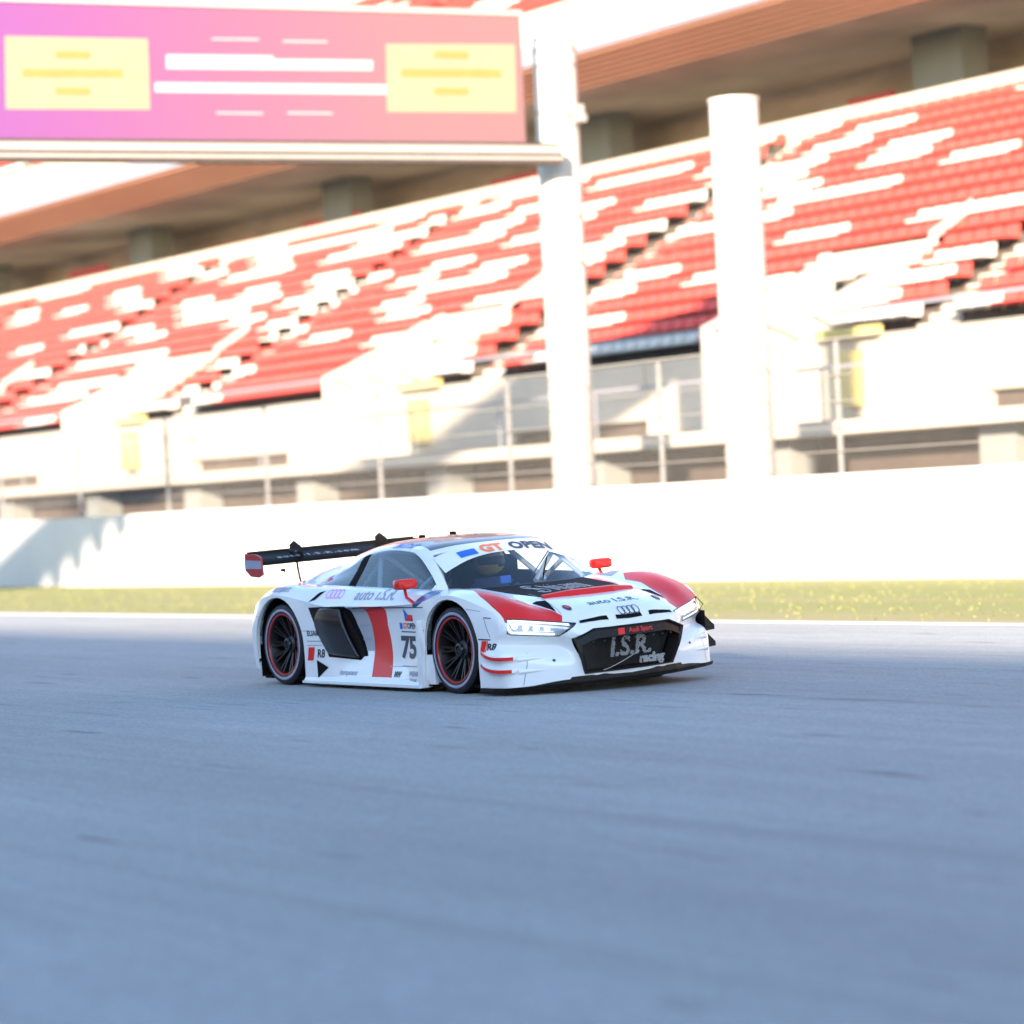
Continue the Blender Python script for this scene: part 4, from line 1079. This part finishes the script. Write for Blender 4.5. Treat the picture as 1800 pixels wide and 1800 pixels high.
press('lettering', textbm('auto-I.S.R.com', .10, .003, .0, 1.35), (-3.22, -.25, 1.5), (0, 1.0, 0), (-.75, 0, 0), mat('wing_lettering', (.34, .36, .40), .5, noise=(3, .05, (1, 1, 1))), [bvw], parent=wing, off=.003)
for s in (-1, 1):
    b_ = new(); prism(b_, [(-3.10, 1.0), (-3.12, 1.15), (-3.20, 1.175), (-3.40, 1.185), (-3.41, 1.04), (-3.32, .985), (-3.18, .975)], lambda u, v, k: (u, s*(.86+.016*k), v)); fixn(b_); ep = part('end_plate', b_, MT['dred'], wing)
    b_ = new(); prism(b_, [(-3.115, 1.05), (-3.115, 1.12), (-3.405, 1.13), (-3.405, 1.055)], lambda u, v, k: (u, s*(.878+.002*k), v)); fixn(b_); part('grey_panel', b_, MT['ghost'], ep)
    b_ = new(); prism(b_, [(-3.36, 1.17), (-3.38, 1.225), (-3.30, 1.262), (-3.19, 1.215), (-3.14, 1.12), (-3.18, 1.12), (-3.22, 1.15)], lambda u, v, k: (u, s*(.43+.012*k), v)); fixn(b_); tube(b_, [(-3.28, s*.436, 1.13), (-3.26, s*.436, 1.0), (-3.22, s*.436, .86)], .010, 8)
    bmesh.ops.triangulate(b_, faces=[f for f in b_.faces if len(f.verts) > 4]); part('wing_mount', b_, MT['carbon'], wing)
    b_ = new(); prism(b_, [(-3.22, 1.235), (-3.34, 1.25), (-3.34, 1.262), (-3.22, 1.248)], lambda u, v, k: (u, s*(.442+.03*k)-.0, v-.07)); fixn(b_); part('mount_clamp', b_, MT['silver'], wing)
for o in PARTS:
    if o.parent and (o.parent is wing or o.parent.parent is wing):
        for v in o.data.vertices: v.co.z -= .035
# roof aerials
for x, y, h in ((-1.95, .05, .05), (-2.1, -.12, .035), (-1.78, .25, .04)):
    b_ = new(); h0 = bvh_cab.ray_cast(Vector((x, y, 2)), Vector((0, 0, -1)))[0]
    prism(b_, [(x-.05, h0.z-.01), (x+.05, h0.z-.01), (x+.02, h0.z+h), (x-.04, h0.z+h)], lambda u, v, k: (u, y-.012+.024*k, v)); fixn(b_); part('roof_aerial', b_, MT['matte'], cab)
b_ = new(); tube(b_, [(-3.0, -.62, .90), (-3.12, -.66, .98)], .004, 6); box(b_, -3.15, -3.09, -.67, -.655, .975, 1.0); part('tail_aerial', b_, MT['matte'])

# ---- wipers
b_ = new(); pth = [(-.20, .05, .815)]
tube(b_, [(-.215, .06, .825), (-.33, .16, .905), (-.46, .28, .985)], .006, 6); tube(b_, [(-.24, -.05, .835), (-.55, .36, 1.03)], .0045, 6)
part('wiper', b_, MT['matte'])

# ---- interior
b_ = new(); box(b_, -2.25, -.25, -.76, .76, .14, .18); box(b_, -2.28, -2.22, -.76, .76, .14, .85)
prism(b_, [(-.25, .20), (-.25, .76), (-.45, .795), (-.75, .74), (-.72, .3)], lambda u, v, k: (u, -.72+1.44*k, v)); fixn(b_)
box(b_, -2.2, -.3, -.775, -.765, .18, .80); box(b_, -2.2, -.3, .765, .775, .18, .80)
part('cockpit_tub', b_, mat('cockpit_black', (.022, .017, .014), .7, noise=(8, .3, (1, 1, 1))))
cg = []
for s in (-1, 1):
    cg.append([(-.50, s*.66, .30), (-.52, s*.66, .80), (-.72, s*.58, .98), (-.92, s*.52, 1.085), (-1.60, s*.50, 1.12), (-1.70, s*.52, 1.08), (-1.74, s*.62, .20)])
    cg.append([(-1.62, s*.50, 1.12), (-2.15, s*.45, .80)])
    cg.append([(-.70, s*.60, .95), (-1.68, s*.62, .45)])
cg.append([(-.92, -.52, 1.085), (-.92, .52, 1.085)]); cg.append([(-1.62, -.50, 1.12), (-1.62, .50, 1.12)]); cg.append([(-1.66, -.5, 1.08), (-1.72, .6, .25)]); cg.append([(-1.66, .5, 1.08), (-1.72, -.6, .25)])
cg.append([(-.78, .56, 1.02), (-.60, .25, .80)]); cg.append([(-.92, .20, 1.085), (-.62, .36, .80)]); cg.append([(-.56, -.64, .76), (-.56, .64, .76)])
b_ = new()
for q in cg: tube(b_, q, .021, 10)
part('roll_cage', b_, MT['cage'], smooth=40)
b_ = new()
prism(b_, [(-1.55, .25), (-1.05, .22), (-1.02, .34), (-1.35, .36), (-1.55, .95), (-1.64, .95)], lambda u, v, k: (u, .10+.46*k, v)); fixn(b_)
box(b_, -1.58, -1.34, .08, .14, .60, 1.0); box(b_, -1.58, -1.34, .52, .58, .60, 1.0)
part('racing_seat', b_, MT['matte'])
b_ = new(); rr = []
for k in range(25):
    a = 2*math.pi*k/24; rr.append((-.86-.06*math.sin(a), .33+.15*math.cos(a), .70+.11*math.sin(a)))
tube(b_, rr, .014, 8); part('steering_wheel', b_, MT['matte'], smooth=50)
b_ = new(); box(b_, -.72, -.70, -.02, .08, .80, .86); part('dash_display', b_, MT['blue'])

# ---- wheels (they stand square on the road)
def wheel(xc, s, R, Wd):
    zc = R-.004; yo = .965
    wh = empty('wheel', (xc, s*yo, zc)); wh.parent = car
    c = (0, 0, 0)
    b_ = new(); prof = [(R-.085, -.006), (R-.075, .002), (R-.045, .007), (R-.018, .003), (R-.006, -.012), (R, -.035), (R, -Wd+.035), (R-.012, -Wd+.01), (R-.05, -Wd), (.24, -Wd)]
    lathe(b_, prof, c, s, 72, mi=[0, 0, 0, 0, 1, 1, 1, 1, 1]); fixn(b_); part('tyre', b_, [MT['tyre'], MT['tread']], wh, 50, leaning=False)
    b_ = new(); lathe(b_, [(R-.068, .0075), (R-.063, .0095), (R-.052, .0095), (R-.047, .0075)], c, s, 72); part('sidewall_sheen', b_, MT['ghost'], wh, 50, leaning=False)  # pale ring: the rubber's sheen laid on as colour
    b_ = new(); lathe(b_, [(R-.084, -.004), (R-.083, .003), (R-.095, .002), (R-.104, -.012)], c, s, 72); fixn(b_)
    rim = part('rim_ring', b_, MT['dred'], wh, 50, leaning=False)
    b_ = new(); lathe(b_, [(R-.100, -.004), (R-.110, -.02), (R-.118, -.10), (R-.135, -.14), (.06, -.17)], c, s, 72); fixn(b_); rb = part('rim', b_, MT['rim'], wh, 50, leaning=False)
    b_ = new(); n_ = 10
    for k in range(n_):
        for dd_ in (-.10, .10):
            a = 2*math.pi*k/n_; a2 = a+dd_*1.0
            ca, sa = math.cos(a), math.sin(a); cb_, sb_ = math.cos(a2), math.sin(a2)
            p0 = Vector((.055*ca, 0, .055*sa)); p1 = Vector(((R-.108)*cb_, 0, (R-.108)*sb_)); t = Vector((-sb_, 0, cb_))
            hexa(b_, [p0-t*.010+Vector((0, s*-.125, 0)), p0+t*.010+Vector((0, s*-.125, 0)), p1+t*.008+Vector((0, s*-.055, 0)), p1-t*.008+Vector((0, s*-.055, 0)),
                      p0-t*.009+Vector((0, s*-.085, 0)), p0+t*.009+Vector((0, s*-.085, 0)), p1+t*.006+Vector((0, s*-.018, 0)), p1-t*.006+Vector((0, s*-.018, 0))])
    fixn(b_); part('spokes', b_, MT['rim'], rb, leaning=False)
    b_ = new(); lathe(b_, [(.19, -.165), (.19, -.150), (.10, -.150), (.10, -.13)], c, s, 48); part('brake_disc', b_, mat('brake_disc_metal', (.10, .09, .09), .5, metal=.5, noise=(10, .2, (1, 1, 1))), wh, 40, leaning=False)
    b_ = new(); lathe(b_, [(.070, -.13), (.070, -.075), (.052, -.06), (.050, -.035), (.034, -.03), (.030, -.045), (.0005, -.045)], c, s, 32); fixn(b_); part('hub_nut', b_, MT['hub'], wh, 40, leaning=False)
    b_ = new(); tube(b_, [Vector((.045, s*-.05, .0)), Vector((.06, s*-.03, .01))], .012, 8); fixn(b_); part('valve', b_, MT['hub'], wh, leaning=False)
for s in (-1, 1):
    wheel(0, s, .338, .30); wheel(-2.70, s, .346, .31)

# lean the bodywork on its springs, as in the photograph
for o in PARTS:
    me = o.data
    for v in me.vertices: v.co = lean(v.co)
    me.update()

# ---- driver
drv = empty('person', (0, 0, 0)); tag(drv, 'driver in a dark race suit and yellow helmet gripping the wheel inside the car', 'person')
pts = {'pel': (-1.30, .33, .42), 'chest': (-1.42, .33, .68), 'neck': (-1.43, .33, .82), 'shl': (-1.40, .51, .75), 'shr': (-1.40, .15, .75), 'ell': (-1.14, .56, .60), 'elr': (-1.14, .10, .60),
       'hal': (-.90, .47, .71), 'har': (-.90, .19, .71), 'knl': (-.95, .44, .50), 'knr': (-.95, .22, .50), 'ftl': (-.55, .42, .28), 'ftr': (-.55, .24, .28)}
ed = [('pel', 'chest'), ('chest', 'neck'), ('chest', 'shl'), ('chest', 'shr'), ('shl', 'ell'), ('ell', 'hal'), ('shr', 'elr'), ('elr', 'har'), ('pel', 'knl'), ('knl', 'ftl'), ('pel', 'knr'), ('knr', 'ftr')]
rd = {'pel': .14, 'chest': .15, 'neck': .07, 'shl': .08, 'shr': .08, 'ell': .05, 'elr': .05, 'hal': .04, 'har': .04, 'knl': .07, 'knr': .07, 'ftl': .05, 'ftr': .05}
ks = list(pts); me = bpy.data.meshes.new('body'); me.from_pydata([lean(pts[k]) for k in ks], [(ks.index(a), ks.index(b2)) for a, b2 in ed], []); me.materials.append(MT['suit'])
ob = bpy.data.objects.new('body', me); C.objects.link(ob); ob.parent = drv
md = ob.modifiers.new('skin', 'SKIN'); sk = me.skin_vertices[0].data if me.skin_vertices else None
if sk is None:
    bmx = new(); bmx.from_mesh(me); bmx.verts.layers.skin.verify(); bmx.to_mesh(me); bmx.free(); sk = me.skin_vertices[0].data
for i, k in enumerate(ks): sk[i].radius = (rd[k], rd[k]); sk[i].use_root = (k == 'pel')
ob.modifiers.new('sub', 'SUBSURF').levels = 2; ob.modifiers['sub'].render_levels = 2
for y in (.47, .19):                                       # gloved hands closed round the wheel rim
    for k in range(4):
        b_ = new(); z = .735-.020*k
        tube(b_, [lean((-.905, y, z)), lean((-.865, y-.012, z+.004)), lean((-.850, y+.004, z+.002)), lean((-.868, y+.018, z))], .010, 8, r2=.008); obj('finger', b_, MT['suit'], drv, 50)
    b_ = new(); tube(b_, [lean((-.90, y, .72)), lean((-.87, y+(.03 if y < .3 else -.03), .735)), lean((-.85, y+(.035 if y < .3 else -.035), .75))], .011, 8, r2=.009); obj('thumb', b_, MT['suit'], drv, 50)
b_ = new(); bmesh.ops.create_uvsphere(b_, u_segments=28, v_segments=18, radius=.135)
for v in b_.verts:
    v.co.x *= 1.12
    if v.co.z < -.05: v.co.z *= .85
    v.co = lean(Vector((-1.40, .33, .955))+v.co)
for f in b_.faces:
    c = f.calc_center_median()-lean((-1.40, .33, .955))
    f.material_index = 1 if (c.x > .04 and -.035 < c.z < .045) else (2 if c.z > .09 else 0)
obj('helmet', b_, [MT['yellow'], MT['carbon'], MT['wtext']], drv, 60)
